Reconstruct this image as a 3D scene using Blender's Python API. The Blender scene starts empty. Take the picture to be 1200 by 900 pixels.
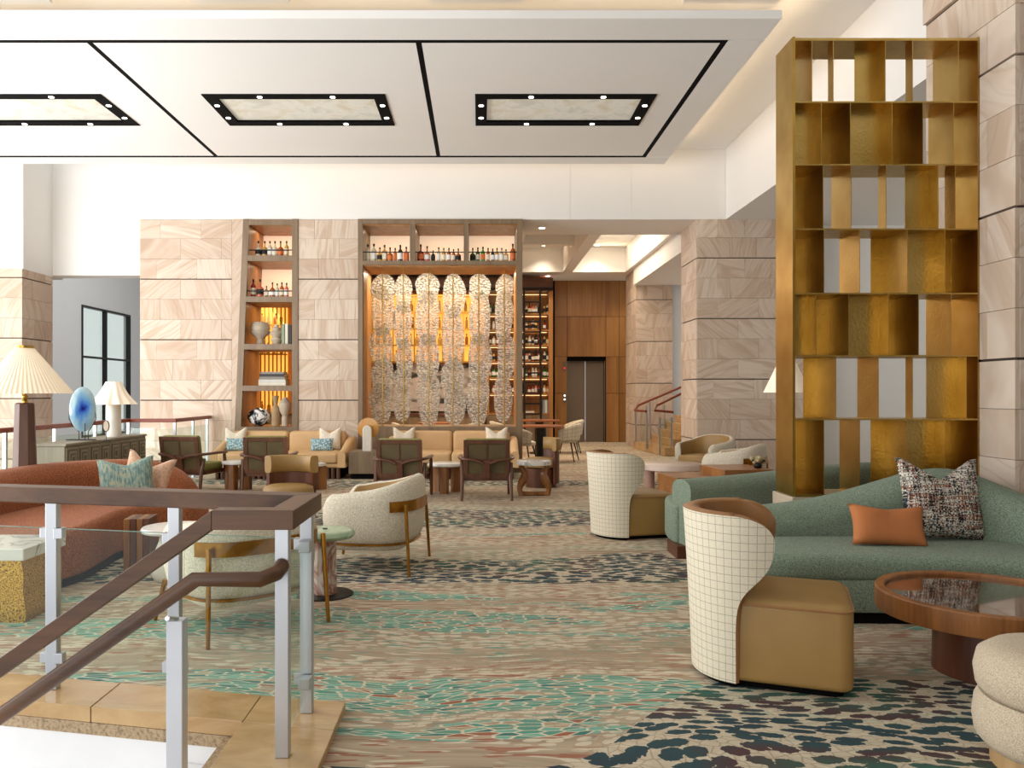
import bpy, bmesh, math, random
from mathutils import Vector, Matrix
random.seed(7)
S = bpy.context.scene
COL = S.collection
PI = math.pi
# ------------------------------------------------------------------ camera, world, daylight and added fill, exposure
F, CX, CY, H = 933.33, 562.0, 460.0, 1.45            # focal length in pixels, vanishing point, eye height
cam = bpy.data.cameras.new('camera')
cam.sensor_width = 36.0
cam.lens = 28.0
cam.shift_x = (600 - CX) / 1200.0
cam.shift_y = -(450 - CY) / 1200.0
cam.clip_start = 0.05
cam.clip_end = 200
cam_o = bpy.data.objects.new('camera', cam)
COL.objects.link(cam_o)
cam_o.location = (0, 0, H)
cam_o.rotation_euler = (PI / 2, 0, 0)
S.camera = cam_o

w = bpy.data.worlds.new('world')
S.world = w
w.use_nodes = True
bgn = w.node_tree.nodes['Background']
bgn.inputs[0].default_value = (0.97, 0.985, 1.0, 1)
bgn.inputs[1].default_value = 0.85

def area(name, loc, target, sx, sy, power, col=(1, 1, 1), spread=PI):
    l = bpy.data.lights.new(name, 'AREA')
    l.shape = 'RECTANGLE'
    l.size, l.size_y = sx, sy
    l.energy = power
    l.color = col
    l.spread = spread
    o = bpy.data.objects.new(name, l)
    COL.objects.link(o)
    o.location = loc
    d = Vector(target) - Vector(loc)
    o.rotation_euler = d.to_track_quat('-Z', 'Y').to_euler()
    return o

WARM = (1.0, 0.74, 0.47)
# daylight through the tall windows that line the left side of the room
area('window_daylight', (-9.6, 7.6, 2.7), (0, 8.6, 2.7), 9.5, 4.6, 800, (0.975, 0.988, 1.0))
# added fill, low on the left and aimed up to brighten the ceiling
area('ceiling_fill_left', (-9.5, 4.2, 0.6), (0.5, 10.5, 5.47), 8.0, 1.4, 330, (0.985, 0.992, 1.0))
area('ceiling_fill_rear', (-2.0, -3.5, 2.2), (0.5, 10.0, 4.6), 9.0, 4.0, 330, (0.975, 0.988, 1.0))  # added fill from behind the camera, tilted up to lift the ceiling
area('atrium_wall_fill', (-6.6, 20.5, 4.6), (-11.0, 21.5, 2.0), 5.0, 3.0, 150, (1.0, 0.99, 0.97))  # added fill hidden behind the stone wall, brightens the grey atrium wall
# LED lines lying in the ceiling coves
area('cove_light_back', (-3.0, 14.0, 5.62), (-3.0, 14.5, 5.40), 13.5, 0.06, 13, WARM)
area('cove_light_right', (3.36, 11.3, 5.62), (4.4, 11.3, 5.75), 5.2, 0.06, 9, WARM)
area('cove_light_near', (-3.0, 8.95, 5.60), (-3.0, 9.3, 5.88), 13.5, 0.06, 13, WARM)

S.view_settings.view_transform = 'Standard'
S.view_settings.look = 'None'
S.view_settings.gamma = 1.0
S.view_settings.use_curve_mapping = False
S.view_settings.exposure = 0.12
S.cycles.use_denoising = True
S.cycles.max_bounces = 7
S.cycles.transparent_max_bounces = 14

# ------------------------------------------------------------------ helpers
def gx(x, Y): return (x - CX) * Y / F                # picture column at distance Y -> world x
def gz(y, Y): return H - (y - CY) * Y / F            # picture row at distance Y -> world z
def fl(y): return F * H / (y - CY)                   # picture row of a floor point -> distance

def lin(h):
    h = h.lstrip('#')
    r = []
    for i in (0, 2, 4):
        c = int(h[i:i + 2], 16) / 255
        r.append(c / 12.92 if c <= 0.04045 else ((c + 0.055) / 1.055) ** 2.4)
    return (r[0], r[1], r[2], 1)

class NT:
    def __init__(self, name):
        self.m = bpy.data.materials.new(name)
        self.m.use_nodes = True
        self.t = self.m.node_tree
        self.b = self.t.nodes['Principled BSDF']
        self.out = self.t.nodes['Material Output']
    def n(self, typ, **kw):
        nd = self.t.nodes.new(typ)
        for k, v in kw.items(): setattr(nd, k, v)
        return nd
    def L(self, a, b): self.t.links.new(a, b)
    def math(self, op, a, b=None, c=None, clamp=False):
        nd = self.n('ShaderNodeMath', operation=op, use_clamp=clamp)
        for i, v in enumerate((a, b, c)):
            if v is None: continue
            if isinstance(v, (int, float)): nd.inputs[i].default_value = v
            else: self.L(v, nd.inputs[i])
        return nd.outputs[0]
    def mix(self, f, a, b):
        nd = self.n('ShaderNodeMix', data_type='RGBA')
        for i, v in ((0, f), (6, a), (7, b)):
            if isinstance(v, (int, float)): nd.inputs[i].default_value = v
            elif isinstance(v, (tuple, list)): nd.inputs[i].default_value = v
            else: self.L(v, nd.inputs[i])
        return nd.outputs[2]
    def coords(self, kind='Object', scale=(1, 1, 1), rot=(0, 0, 0), src=None):
        if src is None:
            tc = self.n('ShaderNodeTexCoord'); src = tc.outputs[kind]
        mp = self.n('ShaderNodeMapping')
        self.L(src, mp.inputs[0])
        mp.inputs['Scale'].default_value = scale
        mp.inputs['Rotation'].default_value = rot
        return mp.outputs[0]
    def noise(self, vec, scale=5, detail=2, rough=0.5, dist=0.0):
        nd = self.n('ShaderNodeTexNoise')
        self.L(vec, nd.inputs['Vector'])
        nd.inputs['Scale'].default_value = scale
        nd.inputs['Detail'].default_value = detail
        nd.inputs['Roughness'].default_value = rough
        nd.inputs['Distortion'].default_value = dist
        return nd.outputs['Fac']
    def ramp(self, f, stops, interp='LINEAR'):
        nd = self.n('ShaderNodeValToRGB')
        nd.color_ramp.interpolation = interp
        e = nd.color_ramp.elements
        while len(e) < len(stops): e.new(0.5)
        for i, (p, c) in enumerate(stops):
            e[i].position = p
            e[i].color = c if not isinstance(c, (int, float)) else (c, c, c, 1)
        self.L(f, nd.inputs[0])
        return nd.outputs[0]
    def bump(self, h, strength=0.3, dist=0.01):
        nd = self.n('ShaderNodeBump')
        nd.inputs['Strength'].default_value = strength
        nd.inputs['Distance'].default_value = dist
        self.L(h, nd.inputs['Height'])
        self.L(nd.outputs[0], self.b.inputs['Normal'])
    def col(self, c):
        if isinstance(c, (tuple, list)): self.b.inputs['Base Color'].default_value = c
        else: self.L(c, self.b.inputs['Base Color'])
    def set(self, **kw):
        for k, v in kw.items(): self.b.inputs[k.replace('_', ' ')].default_value = v

def plain(name, c, rough=0.5, metal=0.0, var=0.06, nscale=6, bump=0.0, bscale=200, bdist=0.004):
    t = NT(name)
    c = lin(c)
    v = t.coords()
    f = t.noise(v, nscale, 3)
    lo = tuple(x * (1 - var) for x in c[:3]) + (1,)
    hi = tuple(min(1, x * (1 + var)) for x in c[:3]) + (1,)
    t.col(t.ramp(f, [(0.3, lo), (0.7, hi)]))
    t.set(Roughness=rough, Metallic=metal)
    if bump: t.bump(t.noise(v, bscale, 2), bump, bdist)
    return t.m

def wood(name, c1, c2, axis='z', scale=10, rough=0.42, stretch=0.06, coat=0.0):
    t = NT(name)
    sc = {'x': (stretch, 1, 1), 'y': (1, stretch, 1), 'z': (1, 1, stretch)}[axis]
    v = t.coords('Object', sc)
    oi = t.n('ShaderNodeObjectInfo')
    add = t.n('ShaderNodeVectorMath', operation='ADD')
    mul = t.math('MULTIPLY', oi.outputs['Random'], 37.0)
    cb = t.n('ShaderNodeCombineXYZ')
    for i in range(3): t.L(mul, cb.inputs[i])
    t.L(v, add.inputs[0]); t.L(cb.outputs[0], add.inputs[1])
    f = t.noise(add.outputs[0], scale, 5, 0.6, 0.6)
    f2 = t.noise(add.outputs[0], scale * 6, 3, 0.6)
    ff = t.math('ADD', t.math('MULTIPLY', f, 0.75), t.math('MULTIPLY', f2, 0.25))
    t.col(t.ramp(ff, [(0.33, lin(c1)), (0.68, lin(c2))]))
    t.set(Roughness=rough)
    if coat: t.set(Coat_Weight=coat, Coat_Roughness=0.15)
    t.bump(f2, 0.08, 0.003)
    return t.m

def fabric(name, c1, c2, scale=90, bump=0.6, rough=0.95, dist=0.006):
    t = NT(name)
    v = t.coords()
    f = t.noise(v, scale, 3, 0.7)
    big = t.noise(v, 3, 2)
    c = t.ramp(f, [(0.36, lin(c1)), (0.62, lin(c2))])
    t.col(c)
    t.set(Roughness=rough)
    t.b.inputs['Sheen Weight'].default_value = 0.06
    t.bump(f, bump, dist)
    return t.m

def emit(name, c, strength):
    t = NT(name)
    t.set(Emission_Strength=strength)
    t.b.inputs['Emission Color'].default_value = lin(c)
    t.b.inputs['Base Color'].default_value = lin(c)
    return t.m

def glass_mat(name, tint, alpha=0.12, rough=0.03):
    t = NT(name)
    tr = t.n('ShaderNodeBsdfTransparent'); tr.inputs[0].default_value = lin(tint)
    gl = t.n('ShaderNodeBsdfGlossy'); gl.inputs['Roughness'].default_value = rough
    lw = t.n('ShaderNodeLayerWeight'); lw.inputs[0].default_value = 0.25
    mx = t.n('ShaderNodeMixShader')
    f = t.math('ADD', t.math('MULTIPLY', lw.outputs['Fresnel'], 0.25), alpha * 0.25, clamp=True)
    t.L(f, mx.inputs[0]); t.L(tr.outputs[0], mx.inputs[1]); t.L(gl.outputs[0], mx.inputs[2])
    t.L(mx.outputs[0], t.out.inputs[0])
    return t.m

MT = {}
def mats():
    M = MT
    M['white'] = plain('white_plaster', '#e9e6e1', 0.85, var=0.012, nscale=1)
    M['ceil'] = plain('ceiling_plaster', '#f3f1ed', 0.85, var=0.01, nscale=1)
    M['greywall'] = plain('pale_grey_plaster', '#c9cbcc', 0.85, var=0.015, nscale=1)
    M['black'] = plain('matte_black', '#070606', 0.8, var=0.1)
    M['black'].node_tree.nodes['Principled BSDF'].inputs['Specular IOR Level'].default_value = 0.1
    M['blackmetal'] = plain('black_metal', '#161514', 0.4, 0.3, var=0.1)
    M['grout'] = plain('dark_joint', '#4d4038', 0.9)
    # sandstone, figure turned differently on every block
    t = NT('banded_sandstone')
    geo = t.n('ShaderNodeNewGeometry')
    oi = t.n('ShaderNodeObjectInfo')
    rnd = oi.outputs['Random']
    rot = t.n('ShaderNodeVectorRotate', rotation_type='EULER_XYZ')
    t.L(geo.outputs['Position'], rot.inputs['Vector'])
    cb = t.n('ShaderNodeCombineXYZ')
    t.L(t.math('MULTIPLY', rnd, 3.1), cb.inputs[0]); t.L(t.math('MULTIPLY', t.math('FRACT', t.math('MULTIPLY', rnd, 7.3)), 3.1), cb.inputs[1])
    t.L(t.math('MULTIPLY', t.math('FRACT', t.math('MULTIPLY', rnd, 13.7)), 1.2), cb.inputs[2])
    t.L(cb.outputs[0], rot.inputs['Rotation'])
    ad = t.n('ShaderNodeVectorMath', operation='ADD')
    cb2 = t.n('ShaderNodeCombineXYZ')
    t.L(t.math('MULTIPLY', rnd, 91.0), cb2.inputs[0]); t.L(t.math('MULTIPLY', rnd, 53.0), cb2.inputs[1])
    t.L(rot.outputs[0], ad.inputs[0]); t.L(cb2.outputs[0], ad.inputs[1])
    wv = t.n('ShaderNodeTexWave', wave_type='BANDS', bands_direction='Z')
    t.L(ad.outputs[0], wv.inputs['Vector'])
    wv.inputs['Scale'].default_value = 2.6; wv.inputs['Distortion'].default_value = 5.5
    wv.inputs['Detail'].default_value = 1.6; wv.inputs['Detail Scale'].default_value = 0.55
    fine = t.noise(t.coords('Object', (1, 1, 9), src=ad.outputs[0]), 7, 3)
    line = t.math('MULTIPLY', t.ramp(wv.outputs['Fac'], [(0.0, 0.42), (0.09, 0.02), (0.45, 0.10), (0.52, 0.0), (1.0, 0.12)]), t.ramp(t.math('FRACT', t.math('MULTIPLY', rnd, 17.9)), [(0.3, 0.25), (0.8, 1.0)]))
    base = t.mix(t.math('FRACT', t.math('MULTIPLY', rnd, 29.1)), lin('#d5c3af'), lin('#bfa790'))
    base = t.mix(t.math('MULTIPLY', fine, 0.5), base, lin('#dccdc0'))
    broad = t.noise(t.coords('Object', (0.6, 0.6, 5), src=ad.outputs[0]), 1.6, 2, 0.5, 1.2)
    base = t.mix(t.ramp(broad, [(0.45, 0.0), (0.62, 0.55)]), base, lin('#b3967c'))
    c = t.mix(t.math('MULTIPLY', line, 0.62), base, lin('#8d6c58'))
    t.col(c); t.set(Roughness=0.8)
    M['stone'] = t.m
    M['oak'] = wood('honey_oak', '#8a5a2b', '#b98144', 'z', 6)
    M['oakpanel'] = wood('warm_veneer', '#87592c', '#ae7d42', 'z', 4)
    M['taupewood'] = wood('taupe_oak', '#6f5a44', '#8a7459', 'z', 10)
    M['walnut'] = wood('walnut', '#4a2b1a', '#6e4530', 'x', 9, 0.35)
    M['walnutz'] = wood('walnut_upright', '#472a1b', '#6d4731', 'z', 9, 0.4)
    M['railwood'] = wood('handrail_walnut', '#3a2312', '#6a4527', 'x', 8, 0.45)
    M['redrail'] = wood('mahogany_rail', '#6e2c18', '#8f4328', 'x', 8, 0.35)
    M['teak'] = wood('teak', '#7a4a24', '#a8713c', 'x', 7, 0.4, coat=0.2)
    M['teakz'] = wood('teak_upright', '#6e4120', '#a36b38', 'z', 11, 0.4, stretch=0.08)
    M['acacia'] = wood('acacia', '#5c3010', '#b0743a', 'z', 9, 0.35, coat=0.3)
    M['console'] = wood('grey_brown_lacquer', '#7a715e', '#8d8470', 'z', 9, 0.5)
    M['lampwood'] = wood('dark_lamp_wood', '#4e3429', '#6c4c3c', 'z', 9, 0.5)
    M['pedwood'] = wood('walnut_pedestal', '#4a2614', '#6b3b22', 'z', 9, 0.4)
    M['rust'] = fabric('rust_boucle', '#743b20', '#ad673d', 80)
    M['green'] = fabric('sage_boucle', '#52634f', '#929f8c', 150)
    M['cream'] = fabric('cream_boucle', '#b4a78f', '#e3dac7', 120)
    M['tweedplain'] = fabric('oatmeal_weave', '#a8957c', '#cfc0a8', 190)
    M['tan'] = plain('tan_leather', '#9a7842', 0.5, var=0.1, nscale=3, bump=0.08, bscale=120)
    M['camel'] = plain('camel_leather', '#97683a', 0.42, var=0.08, nscale=3, bump=0.06, bscale=120)
    M['sofatan'] = plain('buff_leather', '#cfa878', 0.55, var=0.06, nscale=3)
    M['olive'] = plain('olive_leather', '#57492b', 0.6, var=0.12, nscale=8)
    M['lime'] = plain('moss_green_cushion', '#7d7c3c', 0.8, var=0.1, nscale=10)
    M['brasslegs'] = plain('aged_brass', '#9c6a24', 0.3, 0.9, var=0.25, nscale=14)
    M['plateauwhite'] = plain('white_marble', '#d9d4cc', 0.25, var=0.06, nscale=5)
    M['steel'] = plain('brushed_steel', '#b9bcc0', 0.34, 0.85, var=0.05, nscale=3)
    M['steelwhite'] = plain('satin_aluminium', '#c9ccd2', 0.42, 0.5, var=0.03, nscale=3)
    M['glass'] = glass_mat('clear_glass', '#f8fdfa', 0.08)
    M['glassedge'] = plain('green_glass_edge', '#5f8a7c', 0.2)
    M['whiteglaze'] = plain('white_glaze', '#e7e0d4', 0.4, var=0.04)
    M['clay'] = plain('bisque_clay', '#b9aa95', 0.8, var=0.1, nscale=14)
    M['ltstone'] = plain('pale_stone', '#d7cdbf', 0.5, var=0.06)
    # translucent lampshades
    def shade(name, c, e):
        t = NT(name); t.col(lin(c)); t.set(Roughness=0.8)
        t.b.inputs['Emission Color'].default_value = lin('#ffdcb0'); t.set(Emission_Strength=e)
        return t.m
    M['shade'] = shade('lit_pleated_shade', '#f3e2c8', 0.10)
    M['shade2'] = shade('lit_paper_shade', '#f6e9d6', 0.14)
    # brass sheet, hammered
    t = NT('hammered_brass_sheet')
    v = t.coords('Object')
    n1 = t.noise(v, 42, 2, 0.5); n2 = t.noise(v, 2.2, 3)
    t.col(t.ramp(n2, [(0.3, lin('#b08f48')), (0.7, lin('#cfb06c'))]))
    t.set(Metallic=1.0, Roughness=0.32)
    t.bump(n1, 0.24, 0.010)
    M['brass'] = t.m
    t = NT('smooth_brass_edge')
    v = t.coords('Object')
    t.col(t.ramp(t.noise(v, 3, 2), [(0.3, lin('#b18a3c')), (0.7, lin('#c8a65a'))])); t.set(Metallic=1.0, Roughness=0.3)
    M['brassedge'] = t.m
    t = NT('gold_leaf_block')
    v = t.coords('Object')
    t.col(t.ramp(t.noise(v, 130, 2), [(0.38, lin('#4a2f0a')), (0.45, lin('#b98a30')), (0.7, lin('#d8b056'))])); t.set(Metallic=0.7, Roughness=0.36)
    t.bump(t.noise(v, 30, 3), 0.4, 0.01)
    M['goldleaf'] = t.m
    # cream cloth with a fine dark grid
    t = NT('windowpane_check_cloth')
    tc = t.n('ShaderNodeTexCoord')
    sp = t.n('ShaderNodeSeparateXYZ'); t.L(tc.outputs['UV'], sp.inputs[0])
    fu = t.math('FRACT', sp.outputs[0]); fv = t.math('FRACT', sp.outputs[1])
    g = t.math('MAXIMUM', t.math('LESS_THAN', fu, 0.055), t.math('LESS_THAN', fv, 0.055))
    nn = t.noise(t.coords(), 120, 2)
    t.col(t.mix(g, t.mix(nn, lin('#cfc4ac'), lin('#e4dac5')), lin('#8e8676'))); t.set(Roughness=0.95)
    M['check'] = t.m
    # marble with grey veins
    t = NT('veined_marble')
    v = t.coords()
    vn = t.math('ABSOLUTE', t.math('SUBTRACT', t.noise(v, 3.5, 5, 0.6, 0.8), 0.5))
    t.col(t.ramp(vn, [(0.0, lin('#9a958e')), (0.02, lin('#d8d3cb')), (0.2, lin('#e2ddd5'))])); t.set(Roughness=0.2)
    M['marble'] = t.m
    t = NT('sage_onyx')
    v = t.coords()
    t.col(t.ramp(t.noise(v, 7, 4, 0.6, 1.0), [(0.3, lin('#7f9a7a')), (0.55, lin('#a3b795')), (0.75, lin('#c6cfae'))])); t.set(Roughness=0.25)
    M['onyx'] = t.m
    t = NT('rose_veined_marble')
    v = t.coords()
    vn = t.math('ABSOLUTE', t.math('SUBTRACT', t.noise(v, 4, 4, 0.6, 1.2), 0.5))
    t.col(t.ramp(vn, [(0.0, lin('#8a5348')), (0.03, lin('#b08a7e')), (0.1, lin('#d3c6bb'))])); t.set(Roughness=0.3)
    M['rosemarble'] = t.m
    t = NT('tan_limestone')
    v = t.coords('Object', (0.5, 1, 1))
    f = t.noise(v, 5, 5, 0.65, 0.6)
    t.col(t.ramp(f, [(0.3, lin('#a98353')), (0.7, lin('#c9a878'))])); t.set(Roughness=0.18)
    M['limestone'] = t.m
    t = NT('speckled_limestone_edge')
    v = t.coords()
    t.col(t.ramp(t.noise(v, 70, 2), [(0.3, lin('#7d684d')), (0.5, lin('#a68e6d')), (0.8, lin('#bba27e'))])); t.set(Roughness=0.6)
    M['limeedge'] = t.m
    # backlit alabaster
    t = NT('backlit_alabaster')
    v = t.coords()
    f = t.noise(v, 2.6, 6, 0.68, 0.5)
    c = t.ramp(f, [(0.3, lin('#b9b6a8')), (0.5, lin('#d8d6cb')), (0.68, lin('#c9c0a8'))])
    t.col(c); t.L(c, t.b.inputs['Emission Color']); t.set(Emission_Strength=0.22, Roughness=0.4)
    M['alabaster'] = t.m
    # textured cast glass
    t = NT('rippled_cast_glass')
    v = t.coords()
    vo = t.n('ShaderNodeTexVoronoi'); t.L(t.coords('Object', (1, 1, 1.8)), vo.inputs['Vector']); vo.inputs['Scale'].default_value = 19
    bp = t.n('ShaderNodeBump'); bp.inputs['Strength'].default_value = 1.0; bp.inputs['Distance'].default_value = 0.03
    t.L(vo.outputs['Distance'], bp.inputs['Height'])
    tr = t.n('ShaderNodeBsdfTransparent'); tr.inputs[0].default_value = lin('#e8e6e0')
    rf = t.n('ShaderNodeBsdfTranslucent'); rf.inputs[0].default_value = lin('#f4efe6'); t.L(bp.outputs[0], rf.inputs['Normal'])
    df = t.n('ShaderNodeBsdfDiffuse'); df.inputs[0].default_value = lin('#d4d6d6'); t.L(bp.outputs[0], df.inputs['Normal'])
    gl = t.n('ShaderNodeBsdfGlossy'); gl.inputs['Roughness'].default_value = 0.22; t.L(bp.outputs[0], gl.inputs['Normal'])
    m1 = t.n('ShaderNodeMixShader'); m1.inputs[0].default_value = 0.28; t.L(rf.outputs[0], m1.inputs[1]); t.L(df.outputs[0], m1.inputs[2])
    m2 = t.n('ShaderNodeMixShader'); m2.inputs[0].default_value = 0.25; t.L(m1.outputs[0], m2.inputs[1]); t.L(gl.outputs[0], m2.inputs[2])
    m3 = t.n('ShaderNodeMixShader'); t.L(t.ramp(vo.outputs['Distance'], [(0.15, 0.88), (0.42, 0.55), (0.6, 0.22)]), m3.inputs[0]); t.L(tr.outputs[0], m3.inputs[1]); t.L(m2.outputs[0], m3.inputs[2])
    t.L(m3.outputs[0], t.out.inputs[0])
    M['rippleglass'] = t.m
    # multicoloured tweed
    t = NT('multicolour_tweed')
    v1 = t.noise(t.coords('Object', (46, 46, 5)), 1, 1, 0.5)
    v2 = t.noise(t.coords('Object', (5, 5, 46)), 1, 1, 0.5)
    ra = t.ramp(v1, [(0.32, lin('#131518')), (0.42, lin('#8a7d72')), (0.5, lin('#d6cfc2')), (0.57, lin('#9c5a3c')), (0.64, lin('#20262c')), (0.72, lin('#6f8a94'))], 'CONSTANT')
    rb = t.ramp(v2, [(0.3, lin('#8f5a44')), (0.4, lin('#1b1e22')), (0.48, lin('#cfc6b4')), (0.54, lin('#33424a')), (0.61, lin('#d9d2c4')), (0.7, lin('#2b2320'))], 'CONSTANT')
    ck = t.n('ShaderNodeTexChecker'); ck.inputs['Scale'].default_value = 75; t.L(t.coords('Object', (1, 1, 1)), ck.inputs['Vector'])
    t.col(t.mix(ck.outputs['Fac'], ra, rb)); t.set(Roughness=0.95); t.bump(v1, 0.4, 0.005)
    M['tweed'] = t.m
    M['orangevelvet'] = plain('apricot_suede', '#b8703f', 0.85, var=0.1, nscale=6)
    t = NT('teal_fleck_cloth'); f = t.noise(t.coords('Object', (60, 60, 16)), 1, 3, 0.6)
    t.col(t.ramp(f, [(0.38, lin('#5f7c78')), (0.52, lin('#86a099')), (0.62, lin('#b2ab88'))])); t.set(Roughness=0.9); M['tealcloth'] = t.m
    M['pinkcloth'] = fabric('shell_pink_cloth', '#c79a7c', '#dfbba0', 40, 0.2)
    t = NT('blue_white_print'); f = t.noise(t.coords(), 45, 3, 0.6)
    t.col(t.ramp(f, [(0.42, lin('#5c8494')), (0.52, lin('#8caeb6')), (0.6, lin('#cfd6d2'))])); t.set(Roughness=0.9); M['blueprint'] = t.m
    M['ivory'] = fabric('ivory_slub_cloth', '#d8c9b2', '#efe4d2', 50, 0.2)
    t = NT('blue_art_glass')
    v = t.coords(); g = t.n('ShaderNodeVectorMath', operation='LENGTH'); t.L(v, g.inputs[0])
    f = t.math('ADD', g.outputs['Value'], t.math('MULTIPLY', t.math('SUBTRACT', t.noise(v, 7, 4), 0.5), 0.22))
    c = t.ramp(f, [(0.0, lin('#1c1f6e')), (0.035, lin('#2b57c4')), (0.09, lin('#5f9ad8')), (0.15, lin('#94c2da')), (0.21, lin('#bcd6dc'))])
    t.col(c); t.set(Roughness=0.1, Coat_Weight=0.6); t.b.inputs['Emission Color'].default_value = (0, 0, 0, 1)
    t.b.inputs['Transmission Weight'].default_value = 0.25
    M['blueglass'] = t.m
    t = NT('black_white_agate'); f = t.noise(t.coords(), 4.5, 4, 0.6, 1.0)
    t.col(t.ramp(f, [(0.44, lin('#14151a')), (0.5, lin('#8b8b8b')), (0.53, lin('#e6e1dc'))])); t.set(Roughness=0.15); M['agate'] = t.m
    t = NT('amber_glass'); t.col(lin('#c98a22')); t.set(Roughness=0.12, Coat_Weight=0.5); t.b.inputs['Transmission Weight'].default_value = 0.1; M['amber'] = t.m
    # mural: soft dark and pale animal-like patches
    t = NT('mural_paint'); f = t.noise(t.coords('Object', (0.7, 1, 1.3)), 1.0, 3, 0.5, 1.5)
    t.col(t.ramp(f, [(0.38, lin('#1c1a1b')), (0.46, lin('#4a4442')), (0.52, lin('#b9aba3')), (0.62, lin('#cdbfb6'))])); t.set(Roughness=0.6); M['mural'] = t.m
    M['lowerwhite'] = plain('polished_white_stone', '#e6e6e6', 0.12, var=0.02)
    M['carpet'] = carpet()
    M['bottlecap'] = plain('bottle_cap', '#17120f', 0.4)
    M['paper'] = plain('page_paper', '#ddd6c6', 0.9)
    M['gold_back'] = emit('gold_backlight', '#ffab48', 1.15)
    M['cream_back'] = emit('cream_backlight', '#ffe4c4', 0.5)
    M['shelf_led'] = emit('shelf_led', '#ffd9a0', 2.6)
    M['spot'] = emit('downlight_lens', '#fff3e0', 8.0)
    M['elevator'] = plain('bronze_lift_door', '#77695b', 0.4, 0.35, var=0.03, nscale=2)
    M['hedge'] = plain('dried_flower', '#b6a780', 0.9, var=0.25, nscale=40)

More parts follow.
